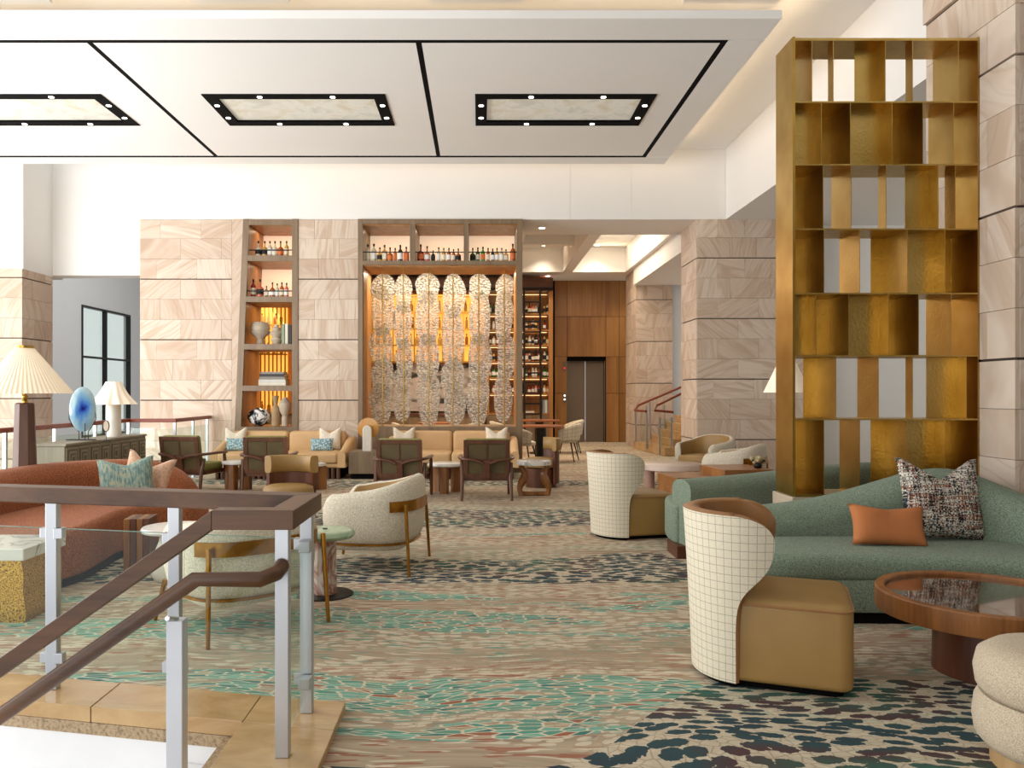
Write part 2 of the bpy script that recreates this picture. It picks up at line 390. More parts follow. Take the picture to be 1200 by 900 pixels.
def carpet():
    t = NT('patterned_carpet')
    geo = t.n('ShaderNodeNewGeometry')
    pos = geo.outputs['Position']
    sp = t.n('ShaderNodeSeparateXYZ'); t.L(pos, sp.inputs[0])
    X, Y = sp.outputs[0], sp.outputs[1]
    # slow warp of the bands
    wn = t.noise(t.coords(scale=(0.32, 0.55, 1), src=pos), 1.0, 2)
    warp = t.math('MULTIPLY', t.math('SUBTRACT', wn, 0.5), 1.5)
    B = t.math('ADD', Y, warp)
    # swirling displacement of the fine pattern
    nz = t.n('ShaderNodeTexNoise'); t.L(t.coords(scale=(0.9, 1.6, 1), src=pos), nz.inputs['Vector']); nz.inputs['Scale'].default_value = 1.0; nz.inputs['Detail'].default_value = 1
    sub = t.n('ShaderNodeVectorMath', operation='SUBTRACT'); t.L(nz.outputs['Color'], sub.inputs[0]); sub.inputs[1].default_value = (0.5, 0.5, 0.5)
    scl = t.n('ShaderNodeVectorMath', operation='MULTIPLY'); t.L(sub.outputs[0], scl.inputs[0]); scl.inputs[1].default_value = (0.35, 0.42, 0)
    wp = t.n('ShaderNodeVectorMath', operation='ADD'); t.L(pos, wp.inputs[0]); t.L(scl.outputs[0], wp.inputs[1])
    W = wp.outputs[0]
    cream, beige, taupe = lin('#d2c6ad'), lin('#ab967b'), lin('#917a61')
    teal, teal2, rust, navy, plum, dgreen = lin('#4d8f7c'), lin('#2f7068'), lin('#96573f'), lin('#15323d'), lin('#46292c'), lin('#1f5a4c')
    # ground: long horizontal streaks
    s1 = t.noise(t.coords(scale=(0.55, 13.0, 1), src=W), 1.0, 4, 0.65)
    base = t.ramp(s1, [(0.34, lin('#97816a')), (0.47, lin('#a69179')), (0.62, lin('#b3a086'))])
    vdash = t.n('ShaderNodeTexVoronoi', feature='F1', voronoi_dimensions='2D'); t.L(t.coords(scale=(8.5, 25.0, 1), src=W), vdash.inputs['Vector']); vdash.inputs['Scale'].default_value = 1.0; vdash.inputs['Randomness'].default_value = 0.7
    dsh = t.math('MULTIPLY', t.math('LESS_THAN', vdash.outputs['Distance'], 0.34), t.ramp(t.noise(t.coords(scale=(0.35, 2.2, 1), src=pos), 1.2, 1), [(0.42, 0.0), (0.48, 0.8)]))
    base = t.mix(dsh, base, cream)
    s2 = t.noise(t.coords(scale=(4.0, 30.0, 1), src=W), 1.0, 1, 0.5)
    base = t.mix(t.ramp(s2, [(0.60, 0.0), (0.63, 0.85)]), base, cream)
    s3 = t.noise(t.coords(scale=(4.2, 30.0, 1), src=pos), 1.0, 2, 0.5)
    zone_r = t.ramp(t.noise(t.coords(scale=(0.25, 0.9, 1), src=pos), 1.3, 1), [(0.42, 0.0), (0.55, 1.0)])
    base = t.mix(t.math('MULTIPLY', t.ramp(s3, [(0.575, 0.0), (0.605, 0.85)]), zone_r), base, rust)
    s4 = t.noise(t.coords(scale=(3.6, 30.0, 1), src=pos), 1.4, 2, 0.5)
    base = t.mix(t.math('MULTIPLY', t.ramp(s4, [(0.58, 0.0), (0.61, 0.8)]), t.math('SUBTRACT', 1.0, zone_r)), base, teal)
    # teal leaf zones: elongated cells with cream veins
    def voro(src, sc, feature='F1', rnd=1.0):
        v = t.n('ShaderNodeTexVoronoi', feature=feature, voronoi_dimensions='2D')
        t.L(t.coords(scale=sc, src=src), v.inputs['Vector']); v.inputs['Scale'].default_value = 1.0
        v.inputs['Randomness'].default_value = rnd
        return v
    ve = voro(W, (9.0, 42.0, 1), 'DISTANCE_TO_EDGE')
    vc = voro(W, (9.0, 42.0, 1))
    cs = t.n('ShaderNodeSeparateColor'); t.L(vc.outputs['Color'], cs.inputs[0])
    leafc = t.ramp(cs.outputs[0], [(0.0, teal), (0.4, lin('#6fa894')), (0.62, teal2), (0.74, beige), (0.86, rust), (0.93, beige)], 'CONSTANT')
    leaf = t.mix(t.ramp(ve.outputs['Distance'], [(0.05, 1.0), (0.10, 0.0)]), leafc, cream)
    def band(lo, hi, src, soft=0.12):
        a = t.n('ShaderNodeMapRange', interpolation_type='SMOOTHSTEP'); t.L(src, a.inputs[0]); a.inputs[1].default_value = lo - soft; a.inputs[2].default_value = lo + soft
        b = t.n('ShaderNodeMapRange', interpolation_type='SMOOTHSTEP'); t.L(src, b.inputs[0]); b.inputs[1].default_value = hi - soft; b.inputs[2].default_value = hi + soft
        return t.math('SUBTRACT', a.outputs[0], b.outputs[0], clamp=True)
    ln = t.noise(t.coords(scale=(0.7, 5.5, 1), src=W), 1.0, 3)
    tz = t.math('MAXIMUM', t.math('MAXIMUM', band(3.35, 4.05, B, 0.2), band(4.75, 5.25, B)), t.math('MAXIMUM', band(5.4, 5.75, B), band(8.0, 8.2, B)))
    lm = t.ramp(t.math('ADD', t.math('MULTIPLY', tz, 0.30), ln), [(0.74, 0.0), (0.77, 1.0)])
    c = t.mix(lm, base, leaf)
    # scale-like arcs on the cream zones
    va = voro(W, (17.0, 34.0, 1), 'DISTANCE_TO_EDGE')
    arc = t.math('MULTIPLY', t.ramp(va.outputs['Distance'], [(0.03, 0.5), (0.07, 0.0)]), t.ramp(t.noise(t.coords(scale=(0.5, 1.2, 1), src=pos), 1.5, 1), [(0.5, 0.0), (0.58, 1.0)]))
    c = t.mix(arc, c, lin('#8f8062'))
    # speckled bands: rows of dark dabs
    thr = t.n('ShaderNodeMapRange', interpolation_type='SMOOTHSTEP'); t.L(X, thr.inputs[0])
    thr.inputs[1].default_value = 0.2; thr.inputs[2].default_value = 1.35; thr.inputs[3].default_value = 3.12; thr.inputs[4].default_value = 4.0
    near = t.math('LESS_THAN', t.math('ADD', Y, t.math('MULTIPLY', warp, 0.45)), thr.outputs[0])
    near = t.math('MULTIPLY', near, t.math('GREATER_THAN', X, -2.0))
    dz = t.math('MAXIMUM', t.math('MAXIMUM', band(6.05, 7.05, B), band(8.7, 9.7, B)), t.math('MAXIMUM', near, band(12.4, 13.2, B)))
    vd = voro(W, (7.4, 19.0, 1), 'F1', 0.8)
    dn = t.noise(t.coords(scale=(0.45, 1.0, 1), src=pos), 1.4, 1)
    dcol = t.ramp(dn, [(0.40, navy), (0.47, lin('#173f44')), (0.52, plum), (0.60, dgreen), (0.68, navy)])
    dot = t.math('LESS_THAN', t.math('ADD', vd.outputs['Distance'], t.math('MULTIPLY', t.noise(pos, 42, 2), 0.34)), 0.60)
    dm = t.math('MULTIPLY', dot, t.ramp(dz, [(0.4, 0.0), (0.6, 1.0)]))
    ground = t.mix(t.math('MULTIPLY', t.ramp(dz, [(0.4, 0.0), (0.6, 1.0)]), 0.75), c, t.mix(t.ramp(va.outputs['Distance'], [(0.03, 1.0), (0.09, 0.0)]), lin('#cabda4'), lin('#a8987f')))
    c = t.mix(dm, ground, dcol)
    pile = t.noise(pos, 260, 2, 0.6)
    c = t.mix(t.math('MULTIPLY', t.math('SUBTRACT', pile, 0.35), 0.35, clamp=True), c, lin('#6b5c49'))
    t.col(c); t.set(Roughness=0.92)
    t.bump(pile, 0.25, 0.006)
    return t.m
mats()
M = MT

# ---- mesh builder
class MB:
    def __init__(s): s.v = []; s.f = []
    def add(s, vs, fs):
        o = len(s.v); s.v += [tuple(v) for v in vs]; s.f += [tuple(i + o for i in f) for f in fs]; return s
    def box(s, x0, x1, y0, y1, z0, z1):
        v = [(x0, y0, z0), (x1, y0, z0), (x1, y1, z0), (x0, y1, z0), (x0, y0, z1), (x1, y0, z1), (x1, y1, z1), (x0, y1, z1)]
        return s.add(v, [(0, 3, 2, 1), (4, 5, 6, 7), (0, 1, 5, 4), (1, 2, 6, 5), (2, 3, 7, 6), (3, 0, 4, 7)])
    def prism(s, pts, z0, z1):
        n = len(pts)
        v = [(x, y, z0) for x, y in pts] + [(x, y, z1) for x, y in pts]
        a = sum(pts[i][0] * pts[(i + 1) % n][1] - pts[(i + 1) % n][0] * pts[i][1] for i in range(n))
        fs = [tuple(range(n - 1, -1, -1)), tuple(range(n, 2 * n))] + [(i, (i + 1) % n, n + (i + 1) % n, n + i) for i in range(n)]
        if a < 0: fs = [tuple(reversed(f)) for f in fs]
        return s.add(v, fs)
    def prism_y(s, pts, y0, y1):      # outline in x,z
        b = MB().prism(pts, 0, 1)
        vs = [(x, y0 + (y1 - y0) * z, zz) for (x, zz, z) in b.v]
        return s.add(vs, [tuple(reversed(f)) for f in b.f])
    def prism_x(s, pts, x0, x1):      # outline in y,z
        b = MB().prism(pts, 0, 1)
        return s.add([(x0 + (x1 - x0) * z, yy, zz) for (yy, zz, z) in b.v], b.f)
    def lathe(s, prof, n=24, c=(0, 0), wav=None):
        vs = []; fs = []
        for r, z in prof:
            for k in range(n):
                a = 2 * PI * k / n
                rr = r if wav is None else r * (1 + wav(a, r, z))
                vs.append((c[0] + rr * math.cos(a), c[1] + rr * math.sin(a), z))
        m = len(prof)
        for i in range(m - 1):
            for k in range(n):
                k2 = (k + 1) % n
                fs.append((i * n + k, i * n + k2, (i + 1) * n + k2, (i + 1) * n + k))
        if prof[0][0] > 1e-6: fs.append(tuple(range(n - 1, -1, -1)))
        if prof[-1][0] > 1e-6: fs.append(tuple(range((m - 1) * n, m * n)))
        return s.add(vs, fs)
    def tube(s, path, r, n=8, closed=False, flat=None):
        path = [Vector(p) for p in path]; m = len(path); vs = []; fs = []
        rr = r if isinstance(r, (list, tuple)) else [r] * m
        up = None
        for i, p in enumerate(path):
            if closed: d = path[(i + 1) % m] - path[i - 1]
            else: d = path[min(i + 1, m - 1)] - path[max(i - 1, 0)]
            d.normalize()
            ref = Vector((0, 0, 1)) if abs(d.z) < 0.9 else Vector((1, 0, 0))
            if up is not None and abs(up.dot(d)) < 0.95: ref = up
            a = d.cross(ref).normalized(); b = a.cross(d).normalized(); up = b
            for k in range(n):
                t = 2 * PI * (k + 0.5) / n
                fa, fb = flat if flat else (1, 1)
                vs.append(p + (a * math.cos(t) * fa + b * math.sin(t) * fb) * rr[i])
        e = m if closed else m - 1
        for i in range(e):
            j = (i + 1) % m
            for k in range(n):
                k2 = (k + 1) % n
                fs.append((i * n + k, i * n + k2, j * n + k2, j * n + k))
        if not closed: fs += [tuple(range(n - 1, -1, -1)), tuple(range((m - 1) * n, m * n))]
        return s.add(vs, fs)
    def grid(s, rows, closed_u=False, closed_v=False, cap=False):
        nu = len(rows[0]); nv = len(rows); vs = [p for r in rows for p in r]; fs = []
        for i in range(nv if closed_v else nv - 1):
            j = (i + 1) % nv
            for k in range(nu if closed_u else nu - 1):
                k2 = (k + 1) % nu
                fs.append((i * nu + k, i * nu + k2, j * nu + k2, j * nu + k))
        if cap: fs += [tuple(range(nu - 1, -1, -1)), tuple(range((nv - 1) * nu, nv * nu))]
        return s.add(vs, fs)
    def mesh(s, name, smooth=True, bevel=0.0, seg=2, ang=35, fix=True):
        me = bpy.data.meshes.new(name)
        bm = bmesh.new()
        vv = [bm.verts.new(v) for v in s.v]
        for f in s.f:
            try: bm.faces.new([vv[i] for i in f])
            except ValueError: pass
        if fix: bmesh.ops.recalc_face_normals(bm, faces=bm.faces)
        if bevel:
            es = [e for e in bm.edges if len(e.link_faces) == 2 and e.calc_face_angle(0) > 0.5]
            bmesh.ops.bevel(bm, geom=es, offset=bevel, segments=seg, profile=0.5, affect='EDGES', clamp_overlap=True)
        bm.to_mesh(me); bm.free()
        if smooth:
            me.shade_smooth(); me.set_sharp_from_angle(angle=math.radians(ang))
        return me
    def build(s, name, mat, parent=None, bevel=0.0, seg=2, smooth=True, loc=None, rz=None, ang=35, fix=True):
        if bevel and seg < 3: ang = min(ang, 15)
        return link(name, s.mesh(name, smooth, bevel, seg, ang, fix), mat, parent, loc, rz)

def link(name, me, mat, parent=None, loc=None, rz=None):
    if mat is not None and len(me.materials) == 0: me.materials.append(M[mat] if isinstance(mat, str) else mat)
    o = bpy.data.objects.new(name, me); COL.objects.link(o)
    if parent is not None: o.parent = parent
    if loc is not None: o.location = loc
    if rz is not None: o.rotation_euler = (0, 0, rz)
    return o

def tag(o, label=None, cat=None, group=None, kind=None):
    if label: o['label'] = label
    if cat: o['category'] = cat
    if group: o['group'] = group
    if kind: o['kind'] = kind
    return o

def thing(name, label, cat, loc=(0, 0, 0), rz=0.0, group=None, kind=None):
    o = bpy.data.objects.new(name, None); COL.objects.link(o)
    o.empty_display_size = 0.1
    o.location = loc; o.rotation_euler = (0, 0, rz)
    return tag(o, label, cat, group, kind)

def copy_tree(o, parent=None, label=None, loc=None, rz=None):
    c = o.copy(); COL.objects.link(c)
    if parent is not None: c.parent = parent
    if label: c['label'] = label
    if loc is not None: c.location = loc
    if rz is not None: c.rotation_euler = (0, 0, rz)
    for ch in list(o.children): copy_tree(ch, c)
    return c

def struct(name, mb, mat, label=None, parent=None, cat=None, **kw):
    o = mb.build(name, mat, parent, smooth=False, **kw)
    if parent is None:
        o['kind'] = 'structure'
        if label: o['label'] = label
        if cat: o['category'] = cat
    return o

def sbox(name, x0, x1, y0, y1, z0, z1, mat, label=None, parent=None, cat=None, **kw):
    return struct(name, MB().box(x0, x1, y0, y1, z0, z1), mat, label, parent, cat, **kw)

def pbox(name, x0, x1, y0, y1, z0, z1, mat, parent, bevel=0.0, seg=2):
    return MB().box(x0, x1, y0, y1, z0, z1).build(name, mat, parent, bevel=bevel, seg=seg, ang=25 if seg < 3 else 40)

def catmull(pts, n=8, closed=False):
    out = []; m = len(pts)
    P = [Vector(p) for p in pts]
    for i in range(m if closed else m - 1):
        if closed: a, b, c, d = P[i - 1], P[i], P[(i + 1) % m], P[(i + 2) % m]
        else: a, b, c, d = P[max(i - 1, 0)], P[i], P[i + 1], P[min(i + 2, m - 1)]
        for k in range(n):
            t = k / n
            out.append(0.5 * ((2 * b) + (c - a) * t + (2 * a - 5 * b + 4 * c - d) * t * t + (3 * b - a - 3 * c + d) * t ** 3))
    if not closed: out.append(P[-1])
    return out

def normals2(pts, closed=True):
    n = len(pts); out = []
    for i in range(n):
        a = pts[i - 1] if (closed or i > 0) else pts[i]
        b = pts[(i + 1) % n] if (closed or i < n - 1) else pts[i]
        d = Vector((b[0] - a[0], b[1] - a[1]))
        d.normalize(); out.append(Vector((d.y, -d.x)))     # outward for ccw
    return out

def slab(mb, outline, z0, z1, r=0.03, rb=None, steps=4, dome=0.0):
    """rounded slab from a ccw outline"""
    pts = [Vector((p[0], p[1])) for p in outline]
    nr = normals2(pts)
    rb = r if rb is None else rb
    prof = []
    for k in range(steps + 1):
        a = PI / 2 * k / steps
        prof.append((-rb * (1 - math.sin(a)), z0 + rb * (1 - math.cos(a))))
    for k in range(steps + 1):
        a = PI / 2 * k / steps
        prof.append((-r * (1 - math.cos(a)), z1 - r * (1 - math.sin(a))))
    rows = []
    for off, z in prof: rows.append([(p.x + n.x * off, p.y + n.y * off, z) for p, n in zip(pts, nr)])
    if dome:
        cx = sum(p.x for p in pts) / len(pts); cy = sum(p.y for p in pts) / len(pts)
        last = rows[-1]
        for sc, dz in ((0.8, 0.6), (0.5, 0.9)):
            rows.append([(cx + (x - cx) * sc, cy + (y - cy) * sc, z1 + dome * dz) for x, y, z in last])
    mb.grid(rows, closed_u=True, cap=True)
    return mb

def rrect(w, d, r, n=5, cx=0, cy=0):
    out = []
    for sx, sy, a0 in ((1, 1, 0), (-1, 1, 90), (-1, -1, 180), (1, -1, 270)):
        for k in range(n + 1):
            a = math.radians(a0 + 90 * k / n)
            out.append((cx + sx * (w / 2 - r) + r * math.cos(a), cy + sy * (d / 2 - r) + r * math.sin(a)))
    return out

def ellipse(rx, ry, n=32, cx=0, cy=0):
    return [(cx + rx * math.cos(2 * PI * k / n), cy + ry * math.sin(2 * PI * k / n)) for k in range(n)]

def pillow_mesh(name, w, h, t, chop=0.0, n=14, pinch=0.05):
    """standing cushion in the x-z plane, base at z=0, thickness along y"""
    mb = MB()
    for side in (1, -1):
        rows = []
        for j in range(n + 1):
            v = -1 + 2 * j / n; row = []
            for i in range(n + 1):
                u = -1 + 2 * i / n
                ex = 1 - pinch * 1.6 * (1 - v * v); ez = 1 - pinch * 1.6 * (1 - u * u)
                x = u * w / 2 * ex; z = v * h / 2 * ez
                th = t / 2 * (max(0, 1 - u ** 4) * max(0, 1 - v ** 4)) ** 0.55
                if chop and v > -0.2:
                    k = (v + 0.2) / 1.2
                    dz = chop * k * k * max(0, 1 - abs(u) * 1.25)
                    z -= dz; th *= 1 - 0.35 * k * max(0, 1 - abs(u) * 2.0)
                row.append((x, side * th, z + h / 2))
            rows.append(row)
        mb.grid(rows)
    me = mb.mesh(name, True, ang=80, fix=True)
    bm = bmesh.new(); bm.from_mesh(me); bmesh.ops.remove_doubles(bm, verts=bm.verts, dist=1e-4); bmesh.ops.recalc_face_normals(bm, faces=bm.faces); bm.to_mesh(me); bm.free()
    me.shade_smooth()
    return me

def cushion(name, label, w, h, t, mat, loc, rz=0, tilt=0.2, chop=0.0, roll=0.0, group=None):
    me = pillow_mesh(name, w, h, t, chop)
    o = link(name, me, mat)
    o.location = loc
    o.rotation_euler = Matrix.Rotation(rz, 3, 'Z').to_4x4().to_euler() if False else (Matrix.Rotation(rz, 4, 'Z') @ Matrix.Rotation(-tilt, 4, 'X') @ Matrix.Rotation(roll, 4, 'Y')).to_euler()
    return tag(o, label, 'cushion', group)
# ================================================================== THE SETTING
YW = 14.5                                                     # front plane of the stone and bar wall
# carpet (the stair well is left open at the near left)
mb = MB()
mb.add([(-0.66, -4, 0), (9, -4, 0), (9, 24.5, 0), (-0.66, 24.5, 0)], [(0, 1, 2, 3)])
mb.add([(-0.66, 3.58, 0), (-0.66, 24.5, 0), (-4.86, 24.5, 0), (-4.86, 12.7, 0), (-5.7, 12.7, 0), (-5.7, 4.66, 0)], [(0, 1, 2, 3, 4, 5)])
fo = struct('floor', mb, 'carpet', 'patterned carpet in beige, teal, rust and navy', fix=False)
# stair landing kerb: L of polished tan stone slabs
kerb = thing('trim_1', 'polished tan limestone kerb around the stairwell', None, kind='structure')
def yk(x, d=0.0): return 3.64 + (-0.61 - x) * 0.214 - d
xs = [-0.61, -1.02, -1.75, -2.5, -3.4, -4.4]
for i in range(1, len(xs)):
    a, b = xs[i - 1] if i > 1 else -0.61, xs[i]
    g = 0.002
    MB().prism([(a - g, yk(a, 0.30)), (a - g, yk(a)), (b + g, yk(b)), (b + g, yk(b, 0.30))], -0.035, 0.035).build('stone_slab', 'limestone', kerb, bevel=0.004)
ys = [yk(-0.8, 0.302), 2.75, 2.1, 1.4]
for i in range(1, len(ys)):
    a, b = ys[i - 1], ys[i]
    MB().prism([(-1.02, b + 0.002), (-0.61, b + 0.002), (-0.61, a if i > 1 else yk(-0.61, 0.302)), (-1.02, a if i > 1 else yk(-1.02, 0.302))], -0.035, 0.035).build('stone_slab', 'limestone', kerb, bevel=0.004)
MB().prism([(-1.02, yk(-1.02, 0.30)), (-1.02, yk(-1.02, 0.25)), (-4.4, yk(-4.4, 0.25)), (-4.4, yk(-4.4, 0.30))], -0.09, -0.036).build('stringer', 'limeedge', kerb)
MB().prism([(-1.10, yk(-1.10, 0.296)), (-1.10, yk(-1.10, 0.25)), (-4.4, yk(-4.4, 0.25)), (-4.4, yk(-4.4, 0.296))], -2.2, -0.091).build('stringer', 'lowerwhite', kerb)
pbox('stringer', -1.1, -1.02, 0.4, yk(-1.02, 0.302), -0.5, -0.036, 'limeedge', kerb)
st = thing('floor_stair', 'white stone stair going down beside the kerb', None, kind='structure')
for k in range(9):
    x1 = -1.02 - 0.27 * k
    zt = -0.17 * (k + 1)
    MB().prism([(x1, 0.4), (x1, yk(x1, 0.302)), (x1 - 0.29, yk(x1 - 0.29, 0.302)), (x1 - 0.29, 0.4)], zt - 0.17, zt).build('step', 'lowerwhite', st)
# upper ceiling and hung ceiling
ce = sbox('ceiling', -14, 5.0, -3, 14.5, 5.88, 6.0, 'ceil', 'high white plaster ceiling above the hung panel field')
hung = thing('ceiling_panel', 'hung white ceiling field divided by black lines', None, kind='structure')
ZC = 5.47
xl = [-12.0, -8.26, -4.48, -0.70, 2.80]
Y0, Y1 = 9.10, 13.52
pbox('border_board', -14, 3.25, 8.56, Y0 - 0.02, ZC, ZC + 0.09, 'ceil', hung)
pbox('border_board', -14, 3.25, Y1 + 0.10, 14.0, ZC, ZC + 0.09, 'ceil', hung)
pbox('border_board', 2.84, 3.25, Y0, Y1 + 0.06, ZC, ZC + 0.09, 'ceil', hung)
frames = [(-7.55, -5.10), (-3.75, -1.275), (-0.06, 2.39)]
FY0, FY1 = 10.72, 11.97
for i in range(len(xl) - 1):
    a, b = xl[i] + 0.034, xl[i + 1] - 0.034
    fr = [f for f in frames if a < f[0] < b]
    if not fr:
        pbox('panel', a, b, Y0 + 0.06, Y1, ZC, ZC + 0.09, 'ceil', hung)
    else:
        f0, f1 = fr[0]
        m = MB()
        m.box(a, f0, Y0 + 0.06, Y1, ZC, ZC + 0.09); m.box(f1, b, Y0 + 0.06, Y1, ZC, ZC + 0.09)
        m.box(f0, f1, Y0 + 0.06, FY0, ZC, ZC + 0.09); m.box(f0, f1, FY1, Y1, ZC, ZC + 0.09)
        m.build('panel', 'ceil', hung, smooth=False)
pbox('black_reveal', -14, 2.84, Y0 - 0.02, Y0 + 0.06, ZC + 0.001, ZC + 0.06, 'black', hung)
pbox('black_reveal', -14, 2.84, Y1, Y1 + 0.10, ZC + 0.001, ZC + 0.06, 'black', hung)
for x in xl[1:-1]: pbox('black_reveal', x - 0.034, x + 0.034, Y0 + 0.06, Y1, ZC + 0.001, ZC + 0.06, 'black', hung)
pbox('black_reveal', 2.77, 2.84, Y0 + 0.06, Y1, ZC + 0.001, ZC + 0.06, 'black', hung)
# three alabaster ceiling lights in black frames
lab = ['leftmost alabaster ceiling light in a black frame, cut by the picture edge', 'middle of the three alabaster ceiling lights in black frames', 'rightmost of the three alabaster ceiling lights in black frames']
for i, (a, b) in enumerate(frames):
    t = thing('ceiling_light', lab[i], 'ceiling light', ((a + b) / 2, (FY0 + FY1) / 2, ZC), group='alabaster ceiling lights')
    hw, hd, bw = (b - a) / 2, (FY1 - FY0) / 2, 0.165
    pbox('frame_bar', -hw, hw, -hd, -hd + bw, -0.012, 0.06, 'black', t); pbox('frame_bar', -hw, hw, hd - bw, hd, -0.012, 0.06, 'black', t)
    pbox('frame_bar', -hw, -hw + bw, -hd + bw, hd - bw, -0.012, 0.06, 'black', t); pbox('frame_bar', hw - bw, hw, -hd + bw, hd - bw, -0.012, 0.06, 'black', t)
    pbox('alabaster_pane', -hw + bw, hw - bw, -hd + bw, hd - bw, 0.02, 0.04, 'alabaster', t)
    for (sx, sy) in [(-0.38 * hw, -1), (0.42 * hw, -1), (-0.38 * hw, 1), (0.42 * hw, 1)]:
        MB().lathe([(0.035, -0.018), (0.035, -0.010)], 12).build('downlight', 'spot', t, loc=(sx, sy * (hd - bw / 2), 0))
    for (sx, sy) in [(-1, -0.35), (-1, 0.45), (1, -0.35), (1, 0.45)]:
        MB().lathe([(0.035, -0.018), (0.035, -0.010)], 12).build('downlight', 'spot', t, loc=(sx * (hw - bw / 2), sy * hd, 0))
# flat boards hung under the upper ceiling in the near bay
near = thing('ceiling_board', 'row of flat white boards in the near ceiling bay', None, kind='structure')
for a, b in ((-9.2, -4.77), (-3.18, -2.12), (-0.54, 0.48), (2.27, 3.32)):
    pbox('board', a, b, 5.6, 8.9, 5.79, 5.85, 'ceil', near)
sbox('trim_3', 3.9, 4.0, 5.0, 8.5, 5.72, 5.88, 'ceil', 'small white drop at the end of the near ceiling bay')
# upper white wall over the stone, and the bulkheads
wb = sbox('wall_back', -6.17, 4.48, YW, 15.9, 4.60, 5.9, 'white', 'white upper wall above the stone and the bar shelves')
for a, b in ((-6.16, 1.646), (1.654, 2.76), (2.768, 4.47)):
    pbox('panel', a, b, YW - 0.006, YW, 4.605, 5.88, 'white', wb)
sbox('wall_bulkhead', 4.48, 9, -3, 15.9, 4.60, 6.0, 'white', 'white bulkhead running above the right side seating')
sbox('wall_right', 8.4, 8.5, -3.6, 16.5, 0, 4.6, 'white', 'white wall on the far right')
sbox('wall_light_block', -4.5, 8.4, -3.7, -3.6, 0, 6.0, plain('greige_wall', '#8f8478', 0.8), 'unseen greige wall added behind the viewer to hold back light')  # out of view, added to cut world light and keep contrast
sbox('wall_behind_pillar', 5.95, 8.4, 15.0, 15.1, 0, 4.6, 'white', 'white wall beyond the right stone pillar')
sbox('wall_left_header', -8.31, -6.17, 15.5, 15.9, 3.73, 5.9, 'white', 'white header over the opening to the atrium')
sbox('wall_left_upper', -14, -8.31, YW, 15.9, 3.70, 5.9, 'white', 'white wall above the left stone column')
wa = thing('wall_atrium', 'pale grey side wall of the atrium', None, kind='structure')
m = MB()
AX = -11.0
WY0, WY1, WZ0, WZ1 = 22.0, 25.05, 0.2, 3.88
m.box(AX - 0.2, AX, 14.5, WY0, -3.6, 6.5); m.box(AX - 0.2, AX, WY1, 27, -3.6, 6.5)
m.box(AX - 0.2, AX, WY0, WY1, -3.6, WZ0); m.box(AX - 0.2, AX, WY0, WY1, WZ1, 6.5)
m.build('wall_panel', 'greywall', wa, smooth=False)
sbox('wall_atrium_end', -11, -4.4, 26.5, 26.7, -3.6, 6.5, 'greywall', 'pale grey end wall of the atrium')
sbox('ceiling_atrium', -11.2, -4.4, 15.9, 26.7, 6.4, 6.5, 'ceil', 'white ceiling of the atrium')
sbox('floor_atrium', -14, -5.72, 4.9, 26.7, -3.7, -3.6, 'ltstone', 'pale floor of the level below')
sbox('wall_below_guard', -5.80, -5.70, 4.8, 12.7, -3.6, -0.01, 'ltstone', 'edge wall under the left guard rail')
wi = thing('window_1', 'black framed window in the pale grey atrium wall', None, kind='structure')
fw = 0.055
for yy in (WY0, WY0 + 1.42, WY1 - fw):
    pbox('mullion', AX - 0.1, AX + 0.03, yy, yy + fw, WZ0, WZ1, 'blackmetal', wi)
for zz in (WZ0, 2.42, WZ1 - fw):
    for (ya, yb) in ((WY0 + fw, WY0 + 1.42), (WY0 + 1.42 + fw, WY1 - fw)):
        pbox('transom', AX - 0.1, AX + 0.03, ya, yb, zz, zz + fw, 'blackmetal', wi)
for (ya, yb) in ((WY0 + fw, WY0 + 1.42), (WY0 + 1.42 + fw, WY1 - fw)):
    for (za, zb) in ((WZ0 + fw, 2.42), (2.42 + fw, WZ1 - fw)):
        pbox('pane', AX - 0.07, AX - 0.06, ya, yb, za, zb, 'glass', wi)

# ---- stone faced walls, block by block
cube = MB().box(-0.5, 0.5, -0.5, 0.5, -0.5, 0.5).mesh('stone_block', smooth=False)
cube.materials.append(M['stone'])
rs = random.Random(11)
def stone_face(parent, axis, c, u0, u1, z0, z1, out, zref=0.595, L=0.74, flip=0):
    h = 1.10 / 3
    k0 = math.floor((z0 - zref) / h - 1e-6)
    k = k0
    while zref + k * h < z1 - 0.02:
        za, zb = max(z0, zref + k * h), min(z1, zref + (k + 1) * h)
        if zb - za > 0.03:
            ga = 0.010 if (k % 3) == 0 else 0.0018
            gb = 0.010 if ((k + 1) % 3) == 0 else 0.0018
            u = u0
            first = L * (0.5 if (k + flip) % 2 else 1.0) * rs.choice((1, 1, 0.8))
            while u < u1 - 1e-4:
                l = first if u == u0 else L * rs.choice((1, 1, 1, 0.66, 1.0))
                e = u + l
                if u1 - e < 0.14: e = u1
                pr = 0.03 + rs.random() * 0.004
                o = bpy.data.objects.new('stone_block', cube); COL.objects.link(o); o.parent = parent
                uc, ul = (u + e) / 2, e - u - 0.0035
                if axis == 'x':
                    o.location = (uc, c + out * pr / 2, (za + ga + zb - gb) / 2); o.scale = (ul, pr, zb - gb - za - ga)
                else:
                    o.location = (c + out * pr / 2, uc, (za + ga + zb - gb) / 2); o.scale = (pr, ul, zb - gb - za - ga)
                u = e
        k += 1

t = sbox('wall_stone', -6.17, -4.47, YW, 15.6, 0, 4.6, 'grout', 'sandstone block wall left of the tapered shelf niche')
